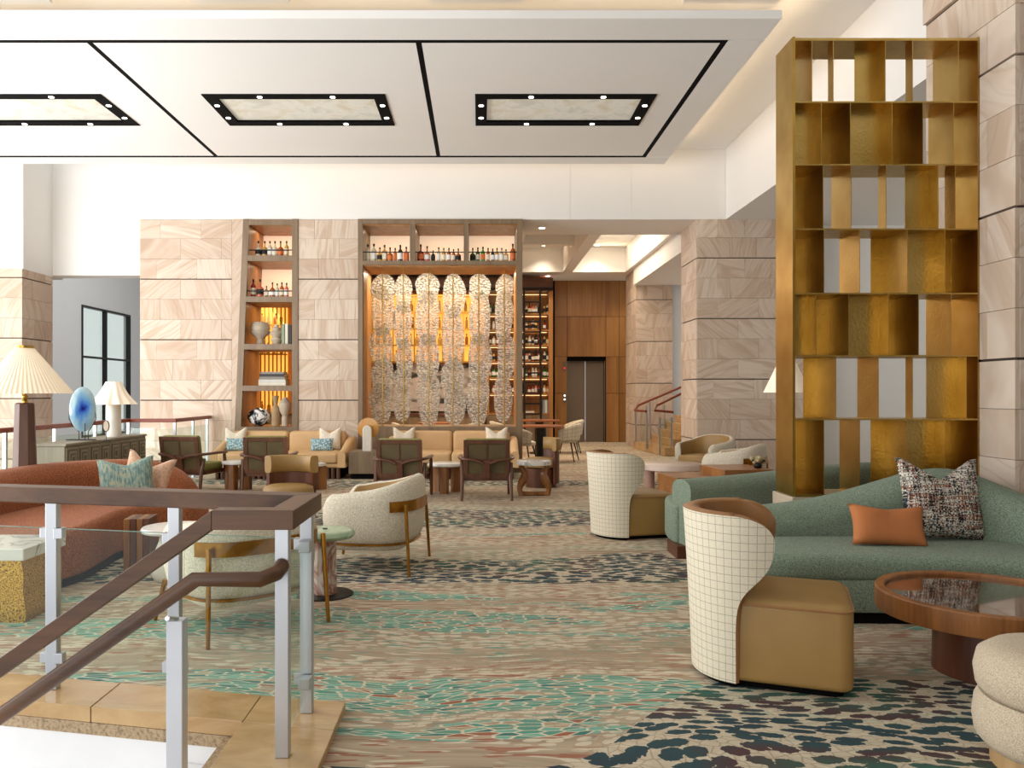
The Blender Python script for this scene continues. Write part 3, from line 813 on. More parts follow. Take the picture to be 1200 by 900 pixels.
# its right edge slants with the niche: a filler wedge of stone
stone_face(t, 'x', YW, -6.17, -4.50, 0, 4.6, -1, zref=0.21)
w1 = MB().prism_y([(-4.50, 0.0), (-4.475, 0.0), (-4.29, 4.6), (-4.50, 4.6)], YW - 0.03, 15.6)
w1.build('stone_wedge', 'stone', t, smooth=False)
t = sbox('wall_stone_pier', -3.295, -2.207, YW, 15.6, 0, 4.6, 'grout', 'sandstone pier between the two shelf niches')
stone_face(t, 'x', YW, -3.295, -2.207, 0, 4.6, -1, zref=0.21)
t = sbox('wall_pillar_right', 3.98, 5.95, YW, 15.6, 0, 4.6, 'grout', 'big sandstone pillar right of the lift lobby')
stone_face(t, 'x', YW, 3.955, 5.95, 0, 4.6, -1, flip=1)
stone_face(t, 'y', 3.98, YW, 15.6, 0, 4.6, -1)
t = sbox('wall_column_left', -14, -8.34, YW, 15.5, -3, 3.70, 'grout', 'sandstone column at the left picture edge')
stone_face(t, 'x', YW, -11, -8.31, -1, 3.70, -1, zref=0.24)
stone_face(t, 'y', -8.34, YW, 15.5, -1, 3.70, 1, zref=0.24, flip=1)
t = sbox('wall_column_right', 3.90, 5.0, 5.78, 6.90, 0, 4.62, 'grout', 'near sandstone column beside the brass screen')
stone_face(t, 'y', 3.90, 5.75, 6.90, 0, 4.62, -1, L=0.8)
stone_face(t, 'x', 5.78, 3.90, 5.0, 0, 4.62, -1, flip=1)
sbox('wall_column_right_top', 3.87, 5.0, 5.75, 6.90, 4.62, 6.0, 'grout', 'upper part of the near sandstone column')
stone_face(bpy.data.objects['wall_column_right_top'], 'y', 3.87, 5.75, 6.90, 4.62, 6.0, -1, L=0.8)
stone_face(bpy.data.objects['wall_column_right_top'], 'x', 5.75, 3.87, 5.0, 4.62, 6.0, -1, flip=1)

# ---- the bar room behind
ZB = 4.72
BX0, BX1, BY0, BY1 = 0.95, 3.95, 16.3, 21.6
m = MB()
m.box(-6.15, BX0, 15.9, 23.5, ZB, 5.5); m.box(BX1, 6, 15.9, 23.5, ZB, 5.5)
m.box(BX0, BX1, 15.9, BY0, ZB, 5.5); m.box(BX0, BX1, BY1, 23.5, ZB, 5.5)
cb_ = thing('ceiling_bar', 'white coffered ceiling of the bar and lift lobby', None, kind='structure')
m.build('soffit', 'ceil', cb_, smooth=False)
pbox('coffer', BX0, BX1, BY0, BY1, 5.38, 5.5, 'ceil', cb_)
pbox('beam', 2.26, 2.52, BY0, BY1, ZB, 5.38, 'ceil', cb_)
pbox('beam', BX0, 2.26, 18.9, 19.1, ZB + 0.25, 5.38, 'ceil', cb_)
area('coffer_light', (1.6, 21.3, 5.2), (1.6, 20, 5.4), 1.0, 0.1, 3, WARM)
area('coffer_light_b', (3.2, 21.3, 5.2), (3.2, 20, 5.4), 1.2, 0.1, 5, WARM)
dl = [(635, 264, 15.2, 4.60), (637, 287, None, 5.38), (700, 287, None, 5.38), (642, 323, None, ZB), (738, 324, None, ZB)]
names = ['recessed downlight in the passage header beside the shelf wall', 'recessed downlight in the left bay of the lobby coffer', 'recessed downlight in the right bay of the lobby coffer', 'recessed downlight above the bar shelves by the ladder', 'recessed downlight above the wood panelled lift wall']
for (x, y, Y, z), nm in zip(dl, names):
    if Y is None: Y = F * (z - H) / (CY - y)
    t = thing('downlight', nm, 'downlight', (gx(x, Y), Y, z), group='recessed downlights')
    MB().lathe([(0.09, -0.012), (0.09, 0.0)], 16).build('ring', 'ceil', t)
    MB().lathe([(0.055, -0.02), (0.055, -0.013)], 12).build('lens', 'spot', t)
    l = bpy.data.lights.new('downlight_lamp', 'SPOT'); l.energy = 90; l.color = (1, 0.86, 0.68); l.spot_size = 1.9; l.spot_blend = 0.8; l.shadow_soft_size = 0.06
    lo = bpy.data.objects.new('downlight_lamp', l); COL.objects.link(lo); lo.parent = t; lo.location = (0, 0, -0.03)
area('bar_fill', (-1.5, 18.5, 4.65), (-1.5, 18.5, 0), 4.0, 3.0, 230, (1, 0.8, 0.58))  # added overhead fill without a fixture, brightens the bar and hanging glass
area('lobby_fill', (3.0, 19.0, 5.3), (3.0, 19.0, 0), 1.4, 3.0, 85, (1, 0.88, 0.72))  # added overhead fill without a fixture, brightens the lift lobby
sbox('wall_bar_soffit', 4.06, 5.9, 15.9, 21.0, 4.28, ZB, 'white', 'white dropped soffit above the side stair')
# lift wall: wood panels
lw = thing('wall_lift', 'warm wood panelled wall around the lift', None, kind='structure')
LY = 23.3
m = MB()
ex0, ex1, ez = gx(665, LY), gx(708, LY), gz(423, LY)
m.box(1.9, ex0, LY + 0.02, LY + 0.3, 0, ZB); m.box(ex1, 5.4, LY + 0.02, LY + 0.3, 0, ZB); m.box(ex0, ex1, LY + 0.02, LY + 0.3, ez, ZB)
m.build('backing', 'black', lw, smooth=False)
zz = [0.0, gz(461, LY), gz(418, LY), gz(371, LY), ZB]
xx = [gx(650, LY), gx(664.5, LY), gx(710, LY), gx(725.5, LY), gx(744, LY)]
for i in range(4):
    for j in range(4):
        if i == 1 and j < 2: continue
        pbox('wood_panel', xx[i] + 0.006, xx[i + 1] - 0.006, LY - 0.01, LY + 0.02, zz[j] + 0.006, zz[j + 1] - 0.006, 'oakpanel', lw)
pbox('reveal', ex0 - 0.03, ex1 + 0.03, LY - 0.02, LY + 0.2, ez, ez + 0.04, 'black', lw)
dr = thing('door_1', 'closed bronze lift door with two leaves', None, (0, 0, 0), kind='structure')
xm = (ex0 + ex1) / 2
pbox('leaf', ex0, xm - 0.006, LY + 0.12, LY + 0.16, 0, ez, 'elevator', dr)
pbox('leaf', xm + 0.006, ex1, LY + 0.12, LY + 0.16, 0, ez, 'elevator', dr)
pbox('jamb', ex0 - 0.025, ex0 - 0.002, LY - 0.015, LY + 0.16, 0, ez, 'elevator', dr)
pbox('jamb', ex1 + 0.002, ex1 + 0.025, LY - 0.015, LY + 0.16, 0, ez, 'elevator', dr)
t = thing('lift_indicator', 'small grey lift indicator with red display above the call buttons', 'indicator', (gx(661.5, LY), LY - 0.03, gz(429, LY)))
pbox('plate', -0.045, 0.045, -0.02, 0.02, -0.14, 0.14, 'elevator', t, bevel=0.005)
pbox('display', -0.025, 0.025, -0.026, -0.021, -0.09, -0.03, emit('red_display', '#c02030', 1.0), t)
t = thing('call_button_panel', 'lift call panel with two lit round buttons', 'button', (gx(661.5, LY), LY - 0.03, gz(466, LY)))
pbox('plate', -0.04, 0.04, -0.015, 0.02, -0.14, 0.14, 'elevator', t, bevel=0.005)
for dz in (-0.05, 0.06): MB().prism_y([(0.025 * math.cos(a * PI / 6), 0.025 * math.sin(a * PI / 6)) for a in range(12)], -0.022, -0.016).build('button', emit('lit_button', '#ffffff', 2.5), t, loc=(0, 0, dz))
# far stone column and white wall by the side stair
CYF = 21.0
t = sbox('wall_column_far', gx(745, CYF) + 0.03, gx(788, CYF), CYF, 22.4, 0, ZB, 'grout', 'far sandstone column between lift wall and side stair')
stone_face(t, 'x', CYF, gx(745, CYF), gx(788, CYF), 0, ZB, -1, L=0.6)
stone_face(t, 'y', gx(745, CYF) + 0.03, CYF, 22.4, 0, ZB, -1, L=0.6)
sbox('wall_stair', gx(788, CYF), 8, 21.3, 21.5, 0, ZB, 'white', 'white wall behind the side stair')
# side stair with posts and red-brown rails
ss = thing('side_stair', 'short stone side stair with steel posts beside the right pillar', 'stair', (0, 0, 0))
PX0, PX1, PY0, PY1 = 3.72, 5.4, 17.6, 20.6
MB().prism([(gx(742, 20.6), 20.6), (gx(779, 18.1), 18.1), (gx(812, 18.1), 18.1), (5.6, 20.6)], 0.0, 0.20).build('landing', 'limestone', ss, bevel=0.01)
for k in range(4):
    x0 = gx(776 + 9 * k, 19.2)
    MB().prism([(x0, 20.6 - k * 0.1), (x0 + 0.05, 18.5 - 0.12 * k), (5.9, 18.5 - 0.12 * k), (5.9, 20.6)], 0.20 + k * 0.17, 0.37 + k * 0.17).build('step', 'limestone', ss, bevel=0.008)
for (x, yt, yb, Y) in ((745, 483, 519, 20.4), (758, 476, 526, 19.3), (773, 489, 533, 18.2), (787, 489, 533, 18.2), (762, 470, 515, 20.4), (779, 475, 512, 20.4)):
    MB().tube([(gx(x, Y), Y, gz(yb, Y)), (gx(x, Y), Y, gz(yt, Y))], 0.026, 8).build('post', 'steel', ss)
def rail(pts, r, mat, par):
    MB().tube(pts, r, 8).build('handrail', mat, par)
rail([(gx(757, 18.9), 18.9, gz(482, 18.9)), (gx(744, 20.4), 20.4, gz(481, 20.4)), (gx(748, 20.4), 20.4, gz(475, 20.4)), (gx(802, 20.4), 20.4, gz(452, 20.4))], 0.03, 'redrail', ss)
rail([(gx(789, 18.1), 18.1, gz(483, 18.1)), (gx(767, 18.1), 18.1, gz(481, 18.1)), (gx(770, 18.3), 18.3, gz(475, 18.3)), (gx(805, 18.3), 18.3, gz(458, 18.3))], 0.03, 'redrail', ss)
MB().box(gx(746, 20.0), gx(757, 19.4), 19.5, 19.52, 0.22, 1.0).build('glass_panel', 'glass', ss)
MB().box(gx(774, 18.2), gx(786, 18.2), 18.19, 18.21, 0.22, 0.85).build('glass_panel', 'glass', ss)

# ---- bar back: oak shelf unit, gold cage displays, mural
BY = 22.0
bs = thing('bar_shelf_unit', 'tall oak bar shelving behind the black ladder', 'shelves', (0, 0, 0))
sx0, sx1 = gx(570, BY), gx(648, BY)
ztop = gz(341, BY)
pbox('back', sx0, sx1, BY + 0.4, BY + 0.45, 0, ztop, 'oak', bs)
pbox('side', sx1 - 0.12, sx1, BY, BY + 0.4, 0, ztop, 'oak', bs)
pbox('side', sx0, sx0 + 0.08, BY, BY + 0.4, 0, ztop, 'oak', bs)
pbox('divider', gx(607, BY), gx(607, BY) + 0.06, BY, BY + 0.4, 0.95, ztop, 'oak', bs)
pbox('cornice', -6.14, sx1, BY - 0.06, BY + 0.45, ztop, gz(326, BY), 'walnut', bs)
shelf_y = [367, 386, 404, 423, 442, 461, 484]
SHZ = [gz(y, BY) for y in shelf_y]
for z in SHZ:
    pbox('shelf', sx0 + 0.08, sx1 - 0.12, BY + 0.01, BY + 0.4, z - 0.05, z, 'oak', bs)
for z in [ztop] + SHZ[:-1]:
    pbox('led_strip', sx0 + 0.1, sx1 - 0.14, BY + 0.37, BY + 0.385, z - 0.062, z - 0.053, 'shelf_led', bs)
pbox('base_cabinet', sx0, sx1 - 0.12, BY - 0.02, BY + 0.4, 0, SHZ[-1] - 0.06, 'taupewood', bs)
def cage(nm, label, x0, x1, z0, z1, n):
    g = thing(nm, label, 'display', (0, 0, 0))
    pbox('backlight', x0, x1, BY + 0.3, BY + 0.32, z0, z1, 'gold_back', g)
    for k in range(n + 1):
        x = x0 + (x1 - x0) * k / n
        pbox('bar', x - 0.018, x + 0.018, BY, BY + 0.02, z0, z1, 'brassedge', g)
    rows = 4
    for k in range(rows + 1):
        z = z0 + (z1 - z0) * k / rows
        pbox('shelf', x0, x1, BY - 0.01, BY + 0.28, z - 0.02, z + 0.02, 'brassedge', g)
    return [z0 + (z1 - z0) * k / rows + 0.02 for k in range(rows)]
cz0, cz1 = gz(424, BY), gz(346, BY)
CAGE1 = cage('gold_display', 'gold backlit bottle cage above the mural behind the hanging glass', gx(436, BY), gx(568, BY), cz0, cz1, 16)
CAGE2 = cage('gold_display', 'gold backlit bottle cage seen through the tapered shelf niche', gx(296, BY), gx(334, BY), gz(484, BY), gz(346, BY), 8)
sbox('wall_bar', -6.15, sx1, BY + 0.46, BY + 0.6, 0, ZB, 'oakpanel', 'wood wall at the back of the bar')
t = MB().box(gx(438, BY), gx(568, BY), BY + 0.28, BY + 0.30, gz(482, BY), cz0 - 0.04).build('mural', 'mural', None)
tag(t, 'dark and pale painted mural below the gold bottle cage', 'mural')
t = thing('back_bar_counter', 'low wooden counter under the mural at the back of the bar', 'counter', (0, 0, 0))
pbox('body', -6.14, gx(568, BY), BY - 0.3, BY + 0.27, 0, 0.82, 'taupewood', t); pbox('top', -6.14, gx(568, BY), BY - 0.34, BY + 0.27, 0.82, 0.88, 'walnut', t)
sbox('wall_bar_left', -6.25, -6.15, 15.6, 22.6, 0, ZB, 'oakpanel', 'wood end wall of the bar')
# ladder
t = thing('library_ladder', 'black metal ladder hooked on a rail before the bar shelves', 'ladder', (0, 0, 0))
LYD = BY - 0.35
for x in (614.5, 633.5):
    MB().tube([(gx(x, LYD), LYD + 0.2, gz(337, LYD)), (gx(x, LYD), LYD - 0.15, 0.02)], 0.03, 8).build('stile', 'blackmetal', t)
for k, y in enumerate((354, 366, 377, 389, 401, 413, 425, 437, 448, 461, 473, 485)):
    MB().tube([(gx(614.5, LYD), LYD - 0.0, gz(y, LYD)), (gx(633.5, LYD), LYD - 0.0, gz(y, LYD))], 0.02, 6).build('rung', 'blackmetal', t)
t = MB().tube([(gx(440, BY - 0.12), BY - 0.12, gz(338, BY - 0.12)), (gx(648, BY - 0.12), BY - 0.12, gz(338, BY - 0.12))], 0.035, 8).build('ladder_rail', 'blackmetal', None)
tag(t, 'long black ladder rail fixed under the dark cornice of the bar', 'rail')
# ================================================================== NICHES, BOTTLES, HANGING GLASS
NB = 15.5                                                     # back of the shelf niches
def bottle_mesh(kind, glass, liquid, label):
    pass
GL = {'amber': plain('amber_spirit', '#a9561c', 0.12), 'clear': plain('clear_spirit', '#cfc6ae', 0.1), 'red': plain('red_spirit', '#8d1c10', 0.12), 'green': plain('green_bottle', '#1d5a22', 0.1),
      'gold': plain('golden_spirit', '#c99a48', 0.12), 'dark': plain('dark_bottle', '#1e1512', 0.12), 'rose': plain('rose_spirit', '#d06a50', 0.12), 'brightgreen': plain('bright_green_bottle', '#2f9a3a', 0.1)}
LB = {'cream': plain('cream_label', '#e6dcc4', 0.8), 'black': plain('black_label', '#1a1715', 0.7), 'white': plain('white_label', '#efece6', 0.8), 'orange': plain('orange_label', '#d8743a', 0.7)}
BM = {}
ORD = ['first', 'second', 'third', 'fourth', 'fifth', 'sixth', 'seventh', 'eighth', 'ninth', 'tenth', 'eleventh', 'twelfth', 'thirteenth', 'fourteenth', 'fifteenth', 'sixteenth', 'seventeenth', 'eighteenth', 'nineteenth', 'twentieth', 'twenty-first', 'twenty-second', 'twenty-third', 'twenty-fourth', 'twenty-fifth']
LOOK = {'amber': 'amber', 'clear': 'clear', 'red': 'red', 'green': 'dark green', 'gold': 'golden', 'dark': 'dark', 'rose': 'rose', 'brightgreen': 'bright green'}
COUNT = {}
def bottle(glass, shape, lab, loc, label, group, h=0.30, parts=True):
    key = (glass, shape, lab)
    if key not in BM:
        r = {'tall': 0.044, 'round': 0.060, 'square': 0.054, 'slim': 0.037}[shape]
        sh = {'tall': 0.62, 'round': 0.50, 'square': 0.58, 'slim': 0.66}[shape]
        n = 6 if shape == 'square' else 10
        prof = [(r * 0.92, 0.0), (r, 0.012), (r, 0.30 * sh), (r * 0.75, 0.30 * (sh + 0.07)), (0.015, 0.30 * (sh + 0.16)), (0.013, 0.27)]
        b = MB().lathe(prof, n).mesh('bottle_body'); b.materials.append(GL[glass])
        c = MB().lathe([(0.017, 0.262), (0.017, 0.305)], 8).mesh('cap'); c.materials.append(M['bottlecap'])
        l = MB().lathe([(r * 1.03, 0.05), (r * 1.03, 0.05 + 0.11 * sh * 1.6)], n).mesh('paper_label'); l.materials.append(LB[lab])
        BM[key] = (b, c, l)
    b, c, l = BM[key]
    s = h / 0.28
    k = COUNT.get(label, 0); COUNT[label] = k + 1
    label = '%s bottle, %s from the left %s' % (LOOK[glass], ORD[k], label)
    t = thing('bottle', label, 'bottle', loc, group=group)
    for nm, me in (('body', b), ('cap', c), ('paper_label', l)):
        if nm == 'paper_label' and not parts: continue
        o = link(nm, me, None, t); o.scale = (s, s, s)
    return t

# --- narrow tapered niche
def nx(z, side):                      # niche edges at front plane, by height
    return (-4.475 + (z / 4.6) * 0.185) if side < 0 else -3.295
n1 = thing('shelf_niche', 'narrow tapered taupe shelf niche set in the stone wall', 'shelves', (0, 0, 0))
zs1 = [gz(503, YW), gz(455, YW), gz(406.5, YW), gz(351, YW), gz(303, YW), gz(261, YW)]
fwid = 0.11
MB().prism_y([(nx(zs1[0] - 0.05, -1), zs1[0] - 0.05), (nx(zs1[0] - 0.05, -1) + fwid, zs1[0] - 0.05), (nx(4.6, -1) + fwid, 4.6), (nx(4.6, -1), 4.6)], YW - 0.05, YW + 0.04).build('frame_side', 'taupewood', n1)
pbox('frame_side', -3.295 - fwid, -3.297, YW - 0.05, YW + 0.04, zs1[0] - 0.05, 4.6, 'taupewood', n1)
MB().prism_y([(nx(0.5, -1) + 0.03, zs1[0] - 0.05), (nx(0.5, -1) + fwid - 0.01, zs1[0] - 0.05), (nx(4.6, -1) + fwid - 0.01, 4.58), (nx(4.6, -1) + 0.03, 4.58)], YW + 0.04, NB).build('side_lining', 'oak', n1)
pbox('side_lining', -3.295 - fwid + 0.01, -3.31, YW + 0.04, NB, zs1[0] - 0.05, 4.58, 'oak', n1)
for i, z in enumerate(zs1):
    x0 = nx(z, -1) + fwid
    d = 0.05
    pbox('shelf', x0, -3.295 - fwid, YW - 0.05, YW + 0.04, z - d, z + d, 'taupewood', n1)
    pbox('shelf_board', x0, -3.295 - fwid, YW + 0.04, NB, z - d + 0.005, z + d - 0.005, 'oak', n1)
for i in (3, 4):
    pbox('backlit_panel', nx(zs1[i], -1) + fwid, -3.295 - fwid, NB - 0.03, NB - 0.01, zs1[i] + 0.05, zs1[i + 1] - 0.05, 'cream_back', n1)
for i in (3, 4):
    z = zs1[i] + 0.16
    MB().tube([(nx(z, -1) + fwid, YW + 0.03, z), (-3.295 - fwid, YW + 0.03, z)], 0.011, 6).build('guard_bar', 'blackmetal', n1)
for i in range(1, 6):
    z = zs1[i] - 0.055
    area('niche_light', (-3.85, YW + 0.55, z), (-3.85, YW + 0.55, 0), 0.6, 0.12, 2.6, WARM)
kinds1 = [('clear', 'round', 'black'), ('gold', 'round', 'black'), ('clear', 'square', 'white'), ('clear', 'round', 'cream'), ('amber', 'round', 'orange'), ('gold', 'tall', 'cream')]
ztx = zs1[4] + 0.05
for x, (g, s, l) in zip((302.5, 310, 316, 322, 328.5, 335.5), kinds1):
    bottle(g, s, l, (gx(x, YW + 0.12), YW + 0.14, ztx), 'on the top shelf of the tapered niche', 'bottles on the top niche shelf', 0.27)
kinds2 = [('red', 'tall', 'cream'), ('rose', 'round', 'black'), ('dark', 'square', 'cream'), ('amber', 'round', 'white'), ('clear', 'tall', 'white'), ('amber', 'tall', 'cream'), ('rose', 'tall', 'white')]
zt2 = zs1[3] + 0.05
for x, (g, s, l), h in zip((296.5, 304.5, 312, 319, 324.5, 330, 335.5), kinds2, (0.31, 0.31, 0.2, 0.26, 0.24, 0.26, 0.25)):
    bottle(g, s, l, (gx(x, YW + 0.12), YW + 0.14, zt2), 'on the second shelf of the tapered niche', 'bottles on the second niche shelf', h)
# vases and books
def vase(nm, label, prof, x, y, mat, Y=YW + 0.2):
    o = MB().lathe(prof, 24).build(nm, mat, None, loc=(gx(x, Y), Y, gz(y, Y)))
    return tag(o, label, 'vase')
zz = zs1[2] + 0.05
t = thing('sculptural_vase', 'round two-part beige clay vase on a stem in the tapered niche', 'vase', (gx(305, YW + .25), YW + .25, zz))
MB().lathe([(0.075, 0), (0.065, 0.10), (0.08, 0.13), (0.16, 0.20), (0.185, 0.25), (0.17, 0.262)], 24).build('lower_bowl', 'clay', t)
MB().lathe([(0.165, 0.263), (0.18, 0.30), (0.17, 0.37), (0.13, 0.42), (0.0, 0.43)], 24).build('upper_dome', 'clay', t)
t = MB().lathe([(0.07, 0), (0.075, 0.05), (0.105, 0.09), (0.07, 0.14), (0.12, 0.20), (0.125, 0.22), (0.07, 0.27), (0.085, 0.31), (0.045, 0.33), (0.04, 0.37), (0.0, 0.37)], 24).build('stacked_vase', 'clay', None, loc=(gx(324, YW + .25), YW + .25, zz))
tag(t, 'knobbly stacked disc clay vase beside the upright books', 'vase')
BC = [plain('sage_cover', '#8d9a80', 0.7), plain('cream_cover', '#d8d0bd', 0.7), plain('charcoal_cover', '#3a3937', 0.7), plain('grey_cover', '#8b857c', 0.7), plain('pale_cover', '#c9c7bd', 0.7), plain('blue_grey_cover', '#7c8a94', 0.7)]
def book(label, w, d, h, loc, cov, rz=0, up=False, group=None):
    t = thing('book', label, 'book', loc, rz, group=group)
    if up:      # standing: spine to -y, w = thickness
        pbox('pages', -w / 2 + 0.004, w / 2 - 0.004, -d / 2 + 0.01, d / 2 - 0.006, 0.006, h - 0.006, 'paper', t)
        m = MB(); m.box(-w / 2, -w / 2 + 0.004, -d / 2, d / 2, 0, h); m.box(w / 2 - 0.004, w / 2, -d / 2, d / 2, 0, h); m.box(-w / 2 + 0.004, w / 2 - 0.004, -d / 2, -d / 2 + 0.006, 0, h)
        m.build('cover', BC[cov], t)
    else:       # lying: w along x, h = thickness
        pbox('pages', -w / 2 + 0.006, w / 2 - 0.006, -d / 2 + 0.008, d / 2 - 0.006, 0.004, h - 0.004, 'paper', t)
        m = MB(); m.box(-w / 2, w / 2, -d / 2, d / 2, 0, 0.004); m.box(-w / 2, w / 2, -d / 2, d / 2, h - 0.004, h); m.box(-w / 2, w / 2, -d / 2, -d / 2 + 0.006, 0.004, h - 0.004)
        m.build('cover', BC[cov], t)
    return t
Yb = YW + .2
for k, (x, cov, h, wd, lb) in enumerate(((333.5, 0, 0.37, 0.05, 'sage green book, leftmost of three standing in the tapered niche'), (337.5, 1, 0.38, 0.05, 'cream book, middle of three standing in the tapered niche'), (341.5, 2, 0.36, 0.05, 'dark book, rightmost of three standing in the tapered niche'))):
    book(lb, wd, 0.24, h, (gx(x, Yb), Yb, zz), cov, up=True, group='upright books in the tapered niche')
zb = zs1[1] + 0.05
for cov, hh, wd, lb, mat in ((1, 0.05, 0.50, 'large cream book at the bottom of the niche stack', 0), (4, 0.06, 0.50, 'pale thick book second from the bottom of the niche stack', 0), (3, 0.05, 0.46, 'grey book in the middle of the niche stack', 0), (2, 0.05, 0.46, 'dark book second from the top of the niche stack', 0), (3, 0.04, 0.42, 'grey patterned book on top of the niche stack', 0)):
    book(lb, wd, 0.32, hh, (gx(321.5, YW + .25), YW + .25, zb), cov, rz=random.uniform(-0.03, 0.03), group='stacked books in the tapered niche')
    zb += hh + 0.001
zc = zs1[0] + 0.05
t = MB().lathe([(0.05, 0.0), (0.15, 0.05), (0.20, 0.15), (0.195, 0.21), (0.14, 0.30), (0.0, 0.345)], 24).build('agate_boulder', 'agate', None, loc=(gx(304, YW + .22), YW + .22, zc))
t.scale = (1.1, 0.9, 1.0); tag(t, 'polished black and white stone ball on the lowest niche shelf', 'ornament')
t = MB().lathe([(0.075, 0), (0.08, 0.05), (0.08, 0.32), (0.06, 0.36), (0.035, 0.38), (0.045, 0.46), (0.062, 0.56), (0.055, 0.56)], 20).build('tall_vase', plain('tan_clay', '#a98d66', 0.8, var=0.1), None, loc=(gx(323, YW + .22), YW + .22, zc))
tag(t, 'tan cylindrical clay vase with flared neck on the lowest niche shelf', 'vase')
t = MB().lathe([(0.06, 0), (0.06, 0.15), (0.05, 0.19), (0.095, 0.27), (0.115, 0.36), (0.11, 0.43), (0.06, 0.49), (0.045, 0.50), (0.05, 0.53), (0.04, 0.53)], 20).build('urn_vase', 'clay', None, loc=(gx(334, YW + .22), YW + .22, zc))
tag(t, 'pale shouldered urn vase on the lowest niche shelf', 'vase')

# --- wide niche
n2 = thing('display_frame', 'wide taupe wood frame with bottle bays above hanging glass', 'shelves', (0, 0, 0))
wx0, wx1 = -2.207, 0.777
zf0, zf1 = gz(503, YW), 4.6
zsill, zmid0, zmid1, ztop_ = gz(500, YW), gz(311, YW), gz(306, YW), gz(263, YW)
pbox('frame_side', wx0, wx0 + 0.085, YW - 0.05, NB, 0.0, zf1, 'taupewood', n2)
pbox('frame_side', wx1 - 0.10, wx1, YW - 0.05, NB, 0.0, zf1, 'taupewood', n2)
pbox('top_rail', wx0 + 0.085, wx1 - 0.10, YW - 0.05, NB, ztop_, zf1, 'taupewood', n2)
pbox('shelf', wx0 + 0.085, wx1 - 0.10, YW - 0.05, NB, zmid0, zmid1, 'taupewood', n2)
pbox('sill', wx0 + 0.085, wx1 - 0.10, YW - 0.05, NB, 0.0, zsill, 'taupewood', n2)
bx = [wx0 + 0.085, gx(480.5, YW), gx(487, YW), gx(543.5, YW), gx(549, YW), wx1 - 0.10]
pbox('divider', bx[1], bx[2], YW - 0.05, NB, zmid1, ztop_, 'taupewood', n2)
pbox('divider', bx[3], bx[4], YW - 0.05, NB, zmid1, ztop_, 'taupewood', n2)
pbox('side_lining', wx0 + 0.086, wx0 + 0.1, YW - 0.02, NB, zsill, zmid0, 'oak', n2)
pbox('side_lining', wx1 - 0.115, wx1 - 0.101, YW - 0.02, NB, zsill, zmid0, 'oak', n2)
for i in range(3):
    a, b = bx[2 * i], bx[2 * i + 1]
    pbox('bay_ceiling', a, b, YW - 0.02, NB - 0.03, ztop_ - 0.02, ztop_ - 0.001, 'oak', n2)
    pbox('backlit_panel', a, b, NB - 0.03, NB - 0.01, zmid1, ztop_ - 0.02, 'cream_back', n2)
    MB().tube([(a, YW - 0.02, zmid1 + 0.16), (b, YW - 0.02, zmid1 + 0.16)], 0.010, 6).build('guard_bar', 'blackmetal', n2)
    area('bay_light', ((a + b) / 2, YW + 0.5, ztop_ - 0.03), ((a + b) / 2, YW + 0.5, 0), (b - a) * 0.8, 0.1, 2.6, WARM)
pbox('under_board', wx0 + 0.1, wx1 - 0.115, YW - 0.02, NB, zmid0 - 0.02, zmid0 - 0.001, 'oak', n2)
area('frame_light', (-0.7, YW + 0.75, zmid0 - 0.05), (-0.7, YW + 0.7, 0), 2.6, 0.1, 60, (1, 0.84, 0.62))
rows = [((431, 438, 445, 450.5, 457, 463, 469, 476), [('clear', 'tall', 'cream'), ('clear', 'tall', 'white'), ('gold', 'round', 'black'), ('gold', 'square', 'cream'), ('amber', 'round', 'orange'), ('rose', 'slim', 'orange'), ('dark', 'tall', 'white'), ('rose', 'square', 'orange')], (0.30, 0.31, 0.25, 0.29, 0.25, 0.24, 0.29, 0.26), 'in the left bay above the hanging glass', 'bottles in the left bay'),
        ((493, 500.5, 507.5, 514, 520, 526, 531.5, 537), [('red', 'round', 'orange'), ('rose', 'round', 'white'), ('dark', 'square', 'black'), ('clear', 'slim', 'white'), ('gold', 'tall', 'cream'), ('amber', 'tall', 'white'), ('amber', 'tall', 'cream'), ('amber', 'round', 'black')], (0.30, 0.27, 0.2, 0.25, 0.24, 0.24, 0.22, 0.23), 'in the middle bay above the hanging glass', 'bottles in the middle bay'),
        ((554, 560, 566, 572, 577.5, 582.5, 588, 593, 601), [('green', 'round', 'black'), ('green', 'tall', 'cream'), ('brightgreen', 'tall', 'orange'), ('amber', 'slim', 'cream'), ('dark', 'tall', 'white'), ('gold', 'tall', 'white'), ('clear', 'tall', 'white'), ('gold', 'square', 'cream'), ('amber', 'tall', 'orange')], (0.24, 0.25, 0.26, 0.24, 0.23, 0.24, 0.24, 0.22, 0.31), 'in the right bay above the hanging glass', 'bottles in the right bay')]
for xs_, ks, hs, lb, gr in rows:
    for x, (g, s, l), h in zip(xs_, ks, hs):
        bottle(g, s, l, (gx(x, YW + 0.1), YW + 0.12, zmid1), lb, gr, h)
